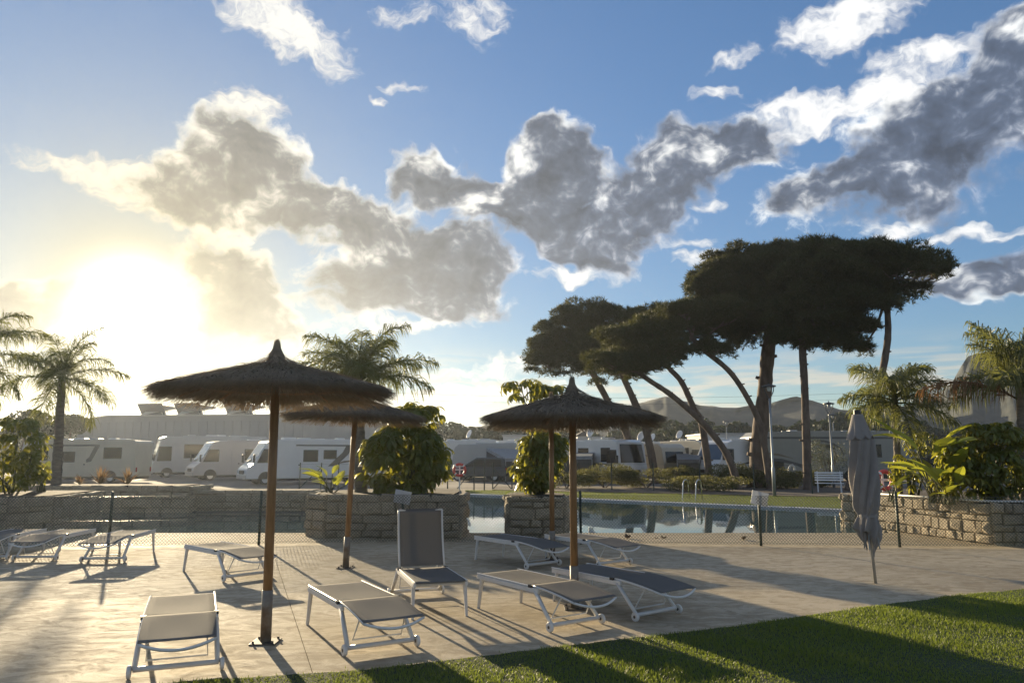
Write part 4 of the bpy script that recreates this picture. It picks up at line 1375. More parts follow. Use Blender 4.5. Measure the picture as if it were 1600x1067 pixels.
pine('straight slender umbrella pine right of the lamp post', 37.5, [(1262, 765), (1260, 690), (1257, 600), (1254, 540), (1258, 490), (1262, 470)], 13, 10,
     [(1290, 430, 80, 42), (1330, 415, 52, 28), (1300, 480, 80, 44), (1250, 500, 70, 36), (1340, 460, 44, 40), (1240, 530, 44, 16), (1330, 515, 44, 18), (1290, 400, 60, 16), (1350, 400, 50, 14), (1290, 535, 50, 16), (1360, 440, 40, 40)], 62, 1.1)
pine('slanting umbrella pine behind the closed parasol', 37, [(1326, 768), (1343, 705), (1372, 610), (1387, 530), (1386, 470), (1390, 440)], 15, 8,
     [(1425, 415, 50, 26), (1455, 420, 34, 24), (1395, 430, 50, 36), (1420, 460, 36, 20), (1360, 470, 30, 30), (1475, 425, 20, 16), (1350, 545, 26, 14), (1380, 400, 40, 14)], 63, .5)
pine('strongly leaning pine sweeping left above the pool ladder', 38, [(1156, 764), (1136, 710), (1097, 660), (1050, 618), (1006, 588), (980, 560)], 12, 7,
     [(1000, 545, 56, 34), (1036, 556, 30, 26), (985, 580, 28, 16), (1030, 520, 40, 22), (960, 575, 36, 18), (1020, 575, 36, 18)], 64)
pine('thin curved pine crossing the strongly leaning one', 46, [(1110, 748), (1097, 665), (1085, 640), (1065, 597), (1043, 572), (1030, 545)], 12, 7,
     [(1040, 520, 40, 26), (1015, 505, 44, 18), (1055, 545, 24, 22)], 65)
pine('bent pine arching left from beside the thick trunk', 38.5, [(1204, 764), (1193, 690), (1181, 647), (1144, 585), (1100, 547), (1078, 525)], 11, 7,
     [(1085, 505, 34, 30), (1105, 550, 34, 14), (1065, 490, 26, 12), (1130, 505, 36, 30)], 66)
pine('right-hand one of the two left pines, with a side branch', 48, [(1026, 750), (1010, 675), (990, 625), (975, 591), (962, 555), (958, 530)], 13, 8,
     [(965, 515, 52, 30), (945, 495, 40, 20), (980, 560, 44, 26), (925, 550, 36, 30), (960, 540, 56, 26), (1000, 500, 40, 16), (940, 580, 50, 22)], 67)
pine('leftmost umbrella pine, its crown spreading over the parasol top', 50, [(1000, 752), (977, 672), (953, 632), (922, 575), (903, 541), (895, 520)], 13, 8,
     [(885, 510, 40, 28), (865, 530, 34, 30), (905, 495, 40, 18), (850, 570, 28, 18), (900, 570, 44, 26), (930, 525, 40, 36), (870, 560, 44, 30), (895, 545, 50, 30), (845, 545, 22, 24)], 68)

# distant wood -------------------------------------------------------------
def wood(name, tops, Y, seed, m, n=420, leaf=.95, rmin=2.0, rmax=3.6):
    rng = np.random.default_rng(seed)
    P = []
    xs = np.array([p[0] for p in tops]); ys = np.array([p[1] for p in tops])
    x = xs[0]
    while x < xs[-1]:
        Yi = Y + rng.uniform(-9, 14)
        y = np.interp(x, xs, ys) + rng.normal(0, 4)
        top = at(x, y, Yi)
        r = rng.uniform(rmin, rmax)
        zc = top.z - r * .85
        while zc > -r * .4:
            pp, _ = shell_points((top.x + rng.uniform(-1, 1), Yi, zc), (r, r, r * .85), n, rng, .6)
            P.append(pp); zc -= r * 1.1; r *= rng.uniform(.95, 1.15)
        x += rng.uniform(.5, 1.0) * r / Yi * FPX
    P = np.concatenate(P); P = P[P[:, 2] > -.2]
    V, F = leaf_cloud(P, leaf, .7, rng)
    o = link(name, np_mesh(name, V, F), m, kind='stuff')
    return o
o = wood('wood', [(-300, 668), (0, 672), (470, 672), (480, 660), (520, 662), (570, 662), (640, 664), (700, 660), (715, 664), (740, 668), (790, 664), (850, 672), (930, 676), (1000, 668), (1030, 656), (1065, 659), (1110, 664), (1160, 662), (1215, 663), (1260, 660), (1290, 654), (1330, 650), (1400, 654), (1450, 662), (1500, 668), (1700, 664), (2000, 660)], 128, 71, M_WOOD)
tag(o, 'dark far-off wood running along behind the caravans', 'wood')
def far_tree(label, px, py, Y, r, seed):
    rng = np.random.default_rng(seed)
    top = at(px, py, Y)
    t = thing('far_tree', label, 'tree', (top.x, Y, 0), group='hazy trees beside the hangar')
    MB().tube([(0, 0, -.05), (.1, 0, top.z * .4), (0, 0, top.z * .75)], [.25, .18, .08], 8).build('trunk', M_BARK, t)
    P = []
    for i in range(9):
        c = (rng.uniform(-.6, .6) * r, rng.uniform(-.5, .5) * r, top.z - r * rng.uniform(.3, 1.3))
        pp, _ = shell_points(c, (r * .5, r * .5, r * .38), 320, rng, .5); P.append(pp)
    V, F = leaf_cloud(np.concatenate(P), .30, .6, rng)
    link('crown', np_mesh('crown', V, F), M_WOOD, t, 'stuff')
far_tree('round hazy tree just left of the glowing palm trunk', 78, 630, 72, 2.2, 81)
far_tree('lower hazy tree between the palm trunk and the hangar', 112, 648, 80, 1.6, 82)
far_tree('hazy tree rising over the left edge shrub', 42, 636, 70, 2.0, 83)
far_tree('dark cypress-like tree at the right end of the hangar', 487, 660, 100, 1.8, 84)

# ------------------------------------------------------------------ vehicles
def wheel(parent, x, y, r, w=.22):
    M = Matrix.Translation((x, y, r)) @ Matrix.Rotation(R(90), 4, 'X')
    o = MB().lathe([(r * .62, -w / 2), (r * .92, -w / 2), (r, -w * .3), (r, w * .3), (r * .92, w / 2), (r * .62, w / 2)], 20, M, close=True).build('wheel', M_RUBBER, parent, smooth=True, fixn=True)
    MB().lathe([(.0, -w * .36), (r * .62, -w * .42), (r * .62, w * .42), (.0, w * .36)], 16, M).build('hub', M_HUB, o, fixn=True)
def side_poly(parent, name, m, poly, W, out=.012, sides=(-1, 1)):
    for s in sides:
        a, b = (s * (W / 2 - .02), s * (W / 2 + out))
        MB().prism(poly, min(a, b), max(a, b)).build(name, m, parent, fixn=True)
def side_window(parent, x0, x1, z0, z1, W, sides=(-1, 1), slant=0.0):
    for s in sides:
        a, b = s * (W / 2 - .02), s * (W / 2 + .012)
        fr = MB().prism([(x0 - .04, z0 - .04), (x1 + .04 + 0, z0 - .04), (x1 + .04 - slant, z1 + .04), (x0 - .04, z1 + .04)], min(a, b), max(a, b)).build('window', M_FRAME, parent, bevel=.008, seg=1)
        b2 = s * (W / 2 + .020)
        MB().prism([(x0, z0), (x1, z0), (x1 - slant, z1), (x0, z1)], min(s * W / 2, b2), max(s * W / 2, b2)).build('pane', M_GLASS, fr, fixn=True)
def front_panel(parent, name, m, p0, p1, hw0, hw1, out=.02, dir_=1):
    """panel laid on a sloping front between profile points p0 (low) and p1 (high)"""
    dx, dz = p1[0] - p0[0], p1[1] - p0[1]
    l = math.hypot(dx, dz); nx, nz = dz / l * dir_, -dx / l * dir_
    vs = []
    for k in (-.015, out):
        for (p, hw) in ((p0, hw0), (p1, hw1)):
            vs += [(p[0] + nx * k, -hw, p[1] + nz * k), (p[0] + nx * k, hw, p[1] + nz * k)]
    return MB().add(vs, [(0, 1, 3, 2), (4, 6, 7, 5), (0, 2, 6, 4), (1, 5, 7, 3), (0, 4, 5, 1), (2, 3, 7, 6)]).build(name, m, parent, fixn=True)
PROF = {
    'integrated': lambda L, H: [(0, .38), (0, H - .12), (.14, H), (L - 1.75, H), (L - 1.25, H - .10), (L - .42, 1.28), (L - .06, .98), (L, .62), (L - .04, .36)],
    'coach': lambda L, H: [(0, .38), (0, H - .15), (.2, H), (L - .95, H), (L - .62, H - .14), (L - .16, 1.28), (L - .02, 1.0), (L, .40)],
    'bluff': lambda L, H: [(0, .40), (0, H - .12), (.14, H), (L - .8, H), (L - .30, H - .16), (L - .06, 1.22), (L, 1.0), (L, .42)],
    'van': lambda L, H: [(0, .40), (0, H - .10), (.12, H), (L - 2.3, H), (L - 1.75, H - .18), (L - 1.0, 1.42), (L - .22, 1.08), (L, .84), (L - .02, .36)],
    'caravan': lambda L, H: [(.10, .42), (0, .9), (.10, H - .25), (.35, H), (L - .55, H), (L - .22, H - .26), (L, 1.2), (L - .04, .75), (L - .2, .42)],
    'fifth': lambda L, H: [(0, .55), (0, H - .06), (.06, H), (L - .5, H), (L - .1, H - .35), (L, H - 1.2), (L - .2, 1.55), (L - 2.2, 1.42), (L - 2.25, .55)],
}
def camper(label, px, Y, deg, L, W, H, style, m=None, wins=(), name='motorhome', cat='motorhome', decals=(), dish=False, roofn=3, wheels=None, screen=M_BLUEGLASS, seed=0, door=None, group='motorhomes and caravans on the pitches'):
    rng = random.Random(seed + int(px))
    m = m or M_RV
    p = at(px, HOR, Y)
    t = thing(name, label, cat, (p.x, Y, -.02), R(deg), group)
    prof = [(x - L / 2, z) for x, z in PROF[style](L, H)]
    MB().prism(prof, -W / 2, W / 2).build('body', m, t, bevel=.055, seg=2)
    MB().box(-L / 2 + .1, L / 2 - .35 - (2.2 if style == 'fifth' else 0), -W / 2 + .10, W / 2 - .10, .22, .5).build('chassis', M_FRAME, t)
    wx = wheels if wheels is not None else ([L / 2 - 1.15, -L / 2 + 1.6] if style != 'caravan' else [-.2])
    for x in wx:
        for s in (-1, 1):
            wheel(t, x, s * (W / 2 - .12), .34)
        side_poly(t, 'wheel_arch', M_FRAME, [(x + .44 * math.cos(a), .36 + .44 * math.sin(a)) for a in np.linspace(0, math.pi, 11)], W, .004)
    for (x0, x1, z0, z1) in wins:
        side_window(t, x0 * L - L / 2, x1 * L - L / 2, z0 * H, z1 * H, W)
    for (mm, poly) in decals:
        side_poly(t, 'decal', mm, [(x * L - L / 2, z * H) for x, z in poly], W, .006)
    if door:
        x0, x1 = door
        for s in (-1, 1):
            a, b = s * (W / 2 - .02), s * (W / 2 + .008)
            d = MB().box(x0 * L - L / 2, x1 * L - L / 2, min(a, b), max(a, b), .5, H * .74).build('door', m, t, bevel=.02, seg=1)
            MB().box(x0 * L - L / 2 + .06, x0 * L - L / 2 + .16, min(s * W / 2, s * (W / 2 + .03)), max(s * W / 2, s * (W / 2 + .03)), 1.15, 1.22).build('handle', M_FRAME, d)
    f = {k: PROF[k](L, H) for k in ('integrated', 'coach', 'bluff', 'van')}.get(style)
    if style in ('integrated', 'coach', 'bluff', 'van'):
        i0, i1 = {'integrated': (5, 4), 'coach': (5, 4), 'bluff': (5, 4), 'van': (5, 4)}[style]
        a, b = f[i0], f[i1]
        a = (a[0] - L / 2, a[1]); b = (b[0] - L / 2, b[1])
        lo = (a[0] + (b[0] - a[0]) * .06, a[1] + (b[1] - a[1]) * .06); hi = (a[0] + (b[0] - a[0]) * .9, a[1] + (b[1] - a[1]) * .9)
        front_panel(t, 'windscreen', screen, lo, hi, W / 2 - .14, W / 2 - .22, .02, -1)
        MB().box(L / 2 - .12, L / 2 + .05, -W / 2 + .06, W / 2 - .06, .34, .60).build('bumper', M_RVSILVER, t, bevel=.03)
        MB().box(L / 2 - .10, L / 2 + .02, -.55, .55, .64, .86).build('grille', M_FRAME, t, bevel=.02, seg=1)
        for s in (-1, 1):
            MB().box(L / 2 - .14, L / 2 + .03, s * (W / 2 - .28) - .17, s * (W / 2 - .28) + .17, .68, .88).build('headlight', M_LAMPGLASS, t, bevel=.03)
            mi = MB().tube([(a[0] - .15, s * (W / 2), a[1] + .55), (a[0] + .05, s * (W / 2 + .22), a[1] + .5)], .02, 6).build('mirror_arm', M_FRAME, t)
            MB().box(a[0], a[0] + .10, s * (W / 2 + .24) - .09, s * (W / 2 + .24) + .09, a[1] + .05, a[1] + .55).build('mirror', M_FRAME, mi, bevel=.02, seg=1)
        # cab side glass
        sl = (a[0] - b[0]) * .55
        x1 = a[0] - .18
        side_window(t, x1 - 1.05, x1 - .05, a[1] + .08, a[1] + (b[1] - a[1]) * .62, W, slant=sl * .8 if style in ('integrated', 'van') else .1)
    if style == 'caravan':
        a, b = prof[6], prof[5]
        front_panel(t, 'front_window', M_GLASS, (a[0] + (b[0] - a[0]) * .05, a[1] + (b[1] - a[1]) * .05), (a[0] + (b[0] - a[0]) * .75, a[1] + (b[1] - a[1]) * .75), W / 2 - .25, W / 2 - .3, .02, -1)
        MB().tube([(L / 2 - .1, 0, .5), (L / 2 + 1.0, 0, .5)], .04, 6).build('drawbar', M_FRAME, t)
    for s in (-1, 1):
        MB().box(-L / 2 - .02, -L / 2 + .04, s * (W / 2 - .2) - .08, s * (W / 2 - .2) + .08, .7, 1.0).build('tail_light', M_REDLIGHT, t)
    # roof fittings
    for k in range(roofn):
        x = -L / 2 + L * (.12 + .62 * (k + rng.uniform(.1, .9)) / max(1, roofn)); y = rng.uniform(-.5, .5)
        l, w_, h = rng.uniform(.3, .55), rng.uniform(.25, .4), rng.uniform(.08, .2)
        MB().box(x - l, x + l * .6, y - w_, y + w_, H - .01, H + h).build('roof_vent', rng.choice((M_RV, M_RV, M_RVSILVER)), t, bevel=.05)
    MB().box(-L / 2 + .25, L / 2 - 2.2, W / 2 - .12, W / 2 - .02, H - .03, H + .07).build('awning_case', m, t, bevel=.02)
    if dish:
        d = thing  # parts only
        MB().tube([(-L * .1, 0, H - .01), (-L * .1, 0, H + .45)], .03, 6).build('dish_mast', M_LAMP, t)
        M = Matrix.Translation((-L * .1, 0, H + .55)) @ Matrix.Rotation(R(-R(deg) * 57.3 - 60), 4, 'Z') @ Matrix.Rotation(R(68), 4, 'X')
        MB().lathe([(.0, .0), (.15, .012), (.28, .045), (.38, .09), (.385, .10), (.27, .06), (.0, .02)], 20, M).build('dish', M_RV, t, smooth=True)
    return t
sw = [(M_DECAL, [(.55, .80), (.98 - .26, .80), (.72, .86), (.52, .86)])]
camper('white motorhome with dark swoosh decal behind the front parasol pole', 487, 48, 213, 8.6, 2.3, 2.72, 'integrated',
       wins=((.50, .60, .52, .76), (.36, .45, .58, .76), (.06, .18, .58, .84)), seed=1, door=(.62, .70), dish=False, roofn=5,
       decals=[(M_DECAL, [(.27, .86), (.66, .86), (.66, .895), (.27, .895)]), (M_DECAL, [(.42, .40), (.36, .40), (.27, .66), (.22, .895), (.28, .895), (.31, .72)]),
               (M_DECALB, [(.42, .40), (.30, .52), (.08, .60), (.08, .565), (.30, .48)])])
camper('warm silver motorhome with a sloping windscreen, left of the parasol pole', 386, 56, 216, 8.0, 2.3, 2.80, 'integrated', m=mat('warm silver coachwork', (.52, .47, .43), .3, .06, 1.2, coat=.3),
       wins=((.44, .56, .52, .78),), seed=2, door=(.60, .68), roofn=4)
camper('big coach-fronted motorhome with dark side windows, furthest left of the row', 328, 64, 212, 9.2, 2.4, 3.32, 'coach', m=M_RVSILVER,
       wins=((.56, .74, .48, .80), (.28, .52, .52, .80)), seed=3, roofn=5)
camper('hazy side-on motorhome behind the glowing palm trunk', 132, 50, 180, 8.0, 2.3, 2.74, 'van', m=M_RVBEIGE, wins=((.12, .26, .58, .82), (.50, .60, .50, .72)), seed=4, roofn=5, door=(.40, .47),
       decals=[(M_DECAL, [(.30, .86), (.75, .86), (.75, .90), (.30, .90)]), (M_DECAL, [(.44, .46), (.36, .50), (.30, .86), (.34, .86), (.38, .60)])])
camper('low hazy motorhome roof behind the side-on one at the far left', 118, 60, 184, 7.5, 2.3, 2.95, 'bluff', m=M_RVSILVER, wins=((.3, .5, .55, .8),), seed=5, roofn=4)
camper('flat-fronted motorhome with a big windscreen left of the pines', 935, 51, -58, 7.2, 2.3, 2.78, 'bluff', wins=((.74, .86, .50, .80), (.40, .55, .55, .8)), screen=M_GLASS, seed=6, dish=True, roofn=4,
       decals=[(M_DECAL, [(.62, .42), (.90, .40), (.90, .44), (.62, .46)])])
camper('cream caravan between the two left pine trunks', 1012, 53, -56, 5.4, 2.3, 2.55, 'caravan', m=M_RVBEIGE, wins=((.3, .5, .55, .8),), name='caravan', cat='caravan', seed=7, dish=True)
camper('cream motorhome with a dish behind the small grey tent', 1072, 64, -64, 7, 2.3, 2.98, 'bluff', m=M_RVBEIGE, wins=((.2, .4, .55, .8), (.6, .75, .55, .8)), seed=8, dish=True)
camper('white van-fronted motorhome behind the leaning pine', 1143, 52, 214, 6.8, 2.3, 2.80, 'van', wins=((.30, .42, .55, .76),), seed=9, roofn=4,
       decals=[(M_DECAL, [(.18, .48), (.60, .40), (.60, .43), (.22, .54)])])
def arc_band(cx, cz, rx, rz, w, a0, a1, n=14):
    o = [(cx + rx * math.cos(a), cz + rz * math.sin(a)) for a in np.linspace(a0, a1, n)]
    i = [(cx + (rx - w) * math.cos(a), cz + (rz - w * 2.6) * math.sin(a)) for a in np.linspace(a1, a0, n)]
    return o + i
camper('long fifth-wheel trailer with dark swirl decals behind the pines', 1283, 52, 181, 10.6, 2.4, 3.35, 'fifth', m=mat('grey green coachwork', (.30, .29, .25), .35, .08, 1.2, coat=.2), name='trailer', cat='caravan',
       wins=((.46, .51, .66, .74), (.46, .51, .36, .44), (.16, .26, .5, .74)), wheels=[-1.4, -2.4], seed=10, roofn=5,
       decals=[(M_DECAL, [(.0, .86), (.97, .86), (.97, .90), (.0, .90)]), (M_DECAL, arc_band(.56, .52, .16, .32, .016, R(70), R(175))), (M_DECALB, arc_band(.57, .50, .125, .26, .012, R(60), R(190))),
               (M_DECAL, [(.98, .50), (.80, .46), (.66, .34), (.60, .22), (.64, .22), (.72, .34), (.82, .40), (.98, .44)]), (M_DECALB, [(.98, .62), (.82, .56), (.72, .46), (.82, .52), (.98, .58)])])
camper('blue-grey bus front peeping out right of the closed parasol', 1366, 60, -84, 8.5, 2.4, 3.1, 'bluff', m=M_BLUEBUS, wins=((.3, .8, .55, .85),), name='bus', cat='bus', seed=11, roofn=3, group=None)
camper('white caravan right behind the middle umbrella tree, door visible', 722, 62, 176, 6.4, 2.3, 2.95, 'caravan', wins=((.42, .56, .5, .76), (.74, .84, .5, .76)), name='caravan', cat='caravan', seed=12, dish=True, roofn=4, door=(.6, .69))
camper('caravan roof with hatches in the far row, left of the tall umbrella tree', 772, 72, 178, 7.0, 2.3, 3.1, 'caravan', wins=((.3, .5, .5, .76),), name='caravan', cat='caravan', seed=13, roofn=5)
camper('caravan with a dark awning behind the parked blue car', 768, 57, 164, 5.6, 2.3, 2.62, 'caravan', m=M_RVSILVER, wins=((.3, .5, .5, .76),), name='caravan', cat='caravan', seed=14, roofn=3)
camper('far white caravan half hidden by the parasol thatch', 832, 74, 186, 6.5, 2.3, 3.0, 'caravan', name='caravan', cat='caravan', wins=((.3, .5, .5, .76),), seed=15, roofn=4)
camper('far white motorhome roofline behind the leftmost pines', 1010, 72, 182, 7, 2.3, 2.95, 'bluff', wins=((.3, .5, .5, .76),), seed=16, roofn=5, dish=True)

def car(label, px, Y, deg, L, W, H, m, wagon=True):
    p = at(px, HOR, Y)
    t = thing('parked_car', label, 'car', (p.x, Y, -.02), R(deg))
    x0 = -L / 2
    low = [(x0, .35), (x0 - .02, .70), (x0 + .06, .95), (x0 + L * .72, .98), (x0 + L * .93, .84), (x0 + L, .62), (x0 + L - .03, .30)]
    MB().prism(low, -W / 2, W / 2).build('body', m, t, bevel=.07, seg=3, smooth=False)
    up_ = [(x0 + .05, .93), (x0 + .22, H - .10), (x0 + .55, H), (x0 + L * .50, H), (x0 + L * .75, .96)]
    MB().prism(up_, -W / 2 + .09, W / 2 - .09).build('cabin', m, t, bevel=.06, seg=2)
    for s in (-1, 1):
        y = s * (W / 2 - .09)
        a, b = sorted((y - s * .02, y + s * .008))
        MB().prism([(x0 + .35, 1.0), (x0 + .42, H - .13), (x0 + L * .34, H - .10), (x0 + L * .34, 1.0)], a, b).build('window', M_GLASS, t, fixn=True)
        MB().prism([(x0 + L * .37, 1.0), (x0 + L * .37, H - .10), (x0 + L * .49, H - .12), (x0 + L * .68, 1.0)], a, b).build('window', M_GLASS, t, fixn=True)
        MB().box(x0 + L - .12, x0 + L + .01, s * (W / 2 - .28) - .18, s * (W / 2 - .28) + .18, .62, .76).build('headlight', M_LAMPGLASS, t, bevel=.03)
        MB().box(x0 - .03, x0 + .10, s * (W / 2 - .16) - .12, s * (W / 2 - .16) + .12, .70, .92).build('tail_light', M_REDLIGHT, t, bevel=.02)
        for x in (x0 + L * .19, x0 + L * .81):
            wheel(t, x, s * (W / 2 - .10), .33, .2)
        MB().box(x0 + L * .66, x0 + L * .70, s * (W / 2 + .08) - .08, s * (W / 2 + .08) + .08, .98, 1.12).build('mirror', m, t, bevel=.02)
    front_panel(t, 'windscreen', M_BLUEGLASS, (x0 + L * .735, 1.0), (x0 + L * .525, H - .06), W / 2 - .2, W / 2 - .26, .02, -1)
    front_panel(t, 'rear_window', M_GLASS, (x0 + .09, 1.02), (x0 + .20, H - .14), W / 2 - .24, W / 2 - .3, .03, 1)
    MB().box(x0 - .04, x0 - .015, -.26, .26, .55, .66).build('number_plate', M_RV, t)
    return t
car('dark blue estate car parked behind the red life ring', 752, 52.5, 158, 4.5, 1.85, 1.62, M_CARBLUE)
car('dark red car half hidden between the pine trunks', 1197, 56, -82, 4.3, 1.8, 1.5, M_CARRED)
car('pale hatchback nosing out left of the coach-fronted motorhome', 232, 70, 200, 4.4, 1.85, 2.0, M_RVSILVER)

def awning(label, pts_roof, floor, m_roof, m_wall, name='awning_tent'):
    """four roof corners (a,b back edge, c,d front edge), walls hanging from the front and sides to the ground"""
    c = sum((Vector(p) for p in pts_roof), Vector()) / 4
    t = thing(name, label, 'tent', (c.x, c.y, 0))
    P = [Vector(p) - Vector((c.x, c.y, 0)) for p in pts_roof]
    n = 8
    vs = []; fs = []
    for i in range(n + 1):
        for j in range(n + 1):
            u, v = i / n, j / n
            p = (P[0] * (1 - u) + P[1] * u) * (1 - v) + (P[3] * (1 - u) + P[2] * u) * v
            p = p + Vector((0, 0, -.12 * math.sin(math.pi * u) * math.sin(math.pi * v)))
            vs.append(p)
    for i in range(n):
        for j in range(n):
            b = i * (n + 1) + j
            fs.append((b, b + n + 1, b + n + 2, b + 1))
    r = MB().add(vs, fs).build('roof', m_roof, t, smooth=True)
    for (a, b) in ((P[0], P[3]), (P[3], P[2]), (P[2], P[1])):
        MB().add([a, b, Vector((b.x, b.y, floor)), Vector((a.x, a.y, floor))], [(0, 1, 2, 3)]).build('wall_panel', m_wall, t)
        MB().add([a + (b - a) * f + Vector((0, 0, z)) + Vector((0, -.03, 0)) for f, z in ((0, .01), (1, .01), (1, -.22), (0, -.22))], [(0, 1, 2, 3)]).build('valance', m_roof, r)
    for p in P:
        MB().tube([(p.x, p.y, 0), (p.x, p.y, p.z)], .03, 6).build('pole', M_LAMP, t)
    a, b = P[3], P[2]
    q0, q1 = a.lerp(b, .25), a.lerp(b, .6)
    MB().add([Vector((q0.x, q0.y - .02, .75)), Vector((q1.x, q1.y - .02, .75)), Vector((q1.x, q1.y - .02, a.z * .75)), Vector((q0.x, q0.y - .02, a.z * .75))], [(0, 1, 2, 3)]).build('window', M_GLASS, t)
    return t
def A4(*q_):
    return [tuple(at(x, y, Y)) for x, y, Y in q_]
awning('dark awning tent with a pale sloping roof beside the flat-fronted motorhome', A4((880, 696, 54.5), (934, 693, 52.5), (925, 712, 48.5), (876, 713, 50.0)), 0, M_TENTL, M_TENT)
awning('black awning with a grey roof right of the parked blue car', A4((760, 700, 55.2), (828, 702, 55.2), (832, 716, 51), (790, 716, 51)), 0, M_TENTL, M_TENT)
awning('small grey tent with a scalloped edge between the pines', A4((1056, 706, 51.5), (1096, 712, 51.5), (1092, 718, 49), (1058, 718, 49)), 0, mat('mid grey tent cloth', (.16, .16, .16), .8, .2, 3), M_TENT)

# ------------------------------------------------------------------ buildings
def hangar():
    a, b = at(118, HOR, 98), at(472, HOR, 92)
    t = thing('hangar', 'long grey flat-roofed hangar in the haze below the sun', 'building', ((a.x + b.x) / 2, 95, -.3), math.atan2(b.y - a.y, b.x - a.x))
    L = (b - a).length; H = 7.15
    prof = [(-L / 2, 0), (-L / 2, H - .55), (-L / 2 + 4.3, H), (L / 2, H - .1), (L / 2, 0)]
    MB().prism(prof, 0, 30).build('wall', M_HANGAR, t, fixn=True)
    n = int(L / 1.15)
    me = MB().box(-.5, .5, -.05, 0.02, .05, H - .75).mesh('cladding_panel', .012, 1)
    for i in range(n):
        o = link('cladding_panel', me, M_HANGAR, t); o.location = (-L / 2 + (i + .5) * L / n, -.03, 0)
    rf = MB().prism([(-L / 2 - .2, H - .60), (-L / 2 - .2, H - .45), (-L / 2 + 4.3, H + .1), (L / 2 + .2, H + .0), (L / 2 + .2, H - .15), (-L / 2 + 4.3, H - .05)], -.25, 30.2).build('roof', M_HANGARROOF, t, fixn=True)
    for px in (192, 258, 345, 420):
        x = (at(px, HOR, 95).x - (a.x + b.x) / 2)
        r = MB().prism([(x - .2, H + .12), (x + 2.3, H + 1.55), (x + 5.0, H + 1.15), (x + 4.9, H + .95)], 1.5, 2.3).build('solar_rack', M_LAMP, rf, fixn=True)
        M = Matrix.Translation((x + 1.9, 1.3, H + .85)) @ Matrix.Rotation(R(38), 4, 'X')
        MB().box(-2.0, 1.6, 0, .06, -.95, .95, M).build('solar_panel', M_PANEL, rf)
        for k in range(3):
            MB().tube([(x + 3.2 + k * .4, 1.6, H), (x + 2.7 + k * .4, 1.6, H + 1.2)], .05, 5).build('strut', M_LAMP, rf)
hangar()
def block(label, x0, x1, ytop, Y, dep, m, roof='flat', name='low_building', wins=()):
    a, b = at(x0, HOR, Y), at(x1, HOR, Y)
    H = at(x0, ytop, Y).z + .3
    t = thing(name, label, 'building', ((a.x + b.x) / 2, Y, -.3))
    hw = (b.x - a.x) / 2
    MB().box(-hw, hw, 0, dep, 0, H).build('wall', m, t)
    if roof == 'flat':
        MB().box(-hw - .15, hw + .15, -.15, dep + .15, H, H + .18).build('roof', M_HANGARROOF, t)
    else:
        MB().prism([(-hw - .3, H), (0, H + hw * .8), (hw + .3, H)], -.3, dep + .3).build('roof', M_ROOFDARK, t, fixn=True)
    for (u0, u1, v0, v1) in wins:
        f = MB().box(-hw + 2 * hw * u0, -hw + 2 * hw * u1, -.05, .02, H * v0, H * v1).build('window', M_FRAME, t)
        MB().box(-hw + 2 * hw * u0 + .08, -hw + 2 * hw * u1 - .08, -.065, .0, H * v0 + .08, H * v1 - .08).build('pane', M_GLASS, f)
    return t
block('long white flat-roofed building behind the pine trunks', 1104, 1262, 679, 84, 9, M_WALLWHITE, wins=((.06, .12, .3, .5), (.86, .92, .3, .5)))
block('low grey shed roof behind the fifth-wheel trailer', 1330, 1372, 689, 86, 9, M_HANGAR)
block('small white box-shaped building left of the tall umbrella tree', 786, 826, 681, 92, 5, M_WALLWHITE, wins=((.62, .72, .35, .75),))
block('small white house with a dark pitched roof right of the middle parasol', 903, 922, 681, 98, 6, M_WALLWHITE, 'pitch', 'house', wins=((.4, .6, .4, .75),))
block('low white annex beside the small dark-roofed house', 924, 942, 684, 97, 5, M_WALLWHITE)

# ------------------------------------------------------------------ street furniture
def street_lamp(label, px, Y, ytop, r=.05):
    p = at(px, HOR, Y); H = at(px, ytop, Y).z
    t = thing('street_lamp', label, 'street lamp', (p.x, Y, 0), random.uniform(-.3, .3), 'lantern posts round the pool')
    MB().tube([(0, 0, -.05), (0, 0, 1.2), (0, 0, 1.25), (0, 0, H - .62)], [r * 1.5, r * 1.4, r, r * .8], 10).build('post', M_LAMP, t, smooth=True)
    for s in (-1, 1):
        MB().tube([(0, 0, H - .66), (s * .10, 0, H - .52), (s * .21, 0, H - .30), (s * .235, 0, H - .10)], .022, 6).build('bracket', M_LAMPHEAD, t, smooth=True)
    h = MB().lathe([(.0, 0), (.29, -.07), (.30, -.12), (.12, -.12), (.0, -.12)], 20, Matrix.Translation((0, 0, H))).build('lantern_cap', M_LAMPHEAD, t, smooth=False)
    MB().lathe([(.0, -.12), (.10, -.12), (.07, -.30), (.0, -.33)], 14, Matrix.Translation((0, 0, H))).build('lamp_bowl', M_LAMPGLASS, h, smooth=True)
    MB().tube([(0, 0, H), (0, 0, H + .07)], [.03, .01], 6).build('knob', M_LAMPHEAD, h)
    return t
street_lamp('tall lamp post standing on the grass just right of the thick pine', 1207, 32.2, 600)
street_lamp('lamp post beside the white bench, left of the closed parasol', 1300, 40.5, 628)
street_lamp('thinner lamp post right behind the one beside the bench', 1305, 52, 646, .045)
street_lamp('distant lamp post between the leaning pine and the thick pine', 1137, 70, 657, .05)

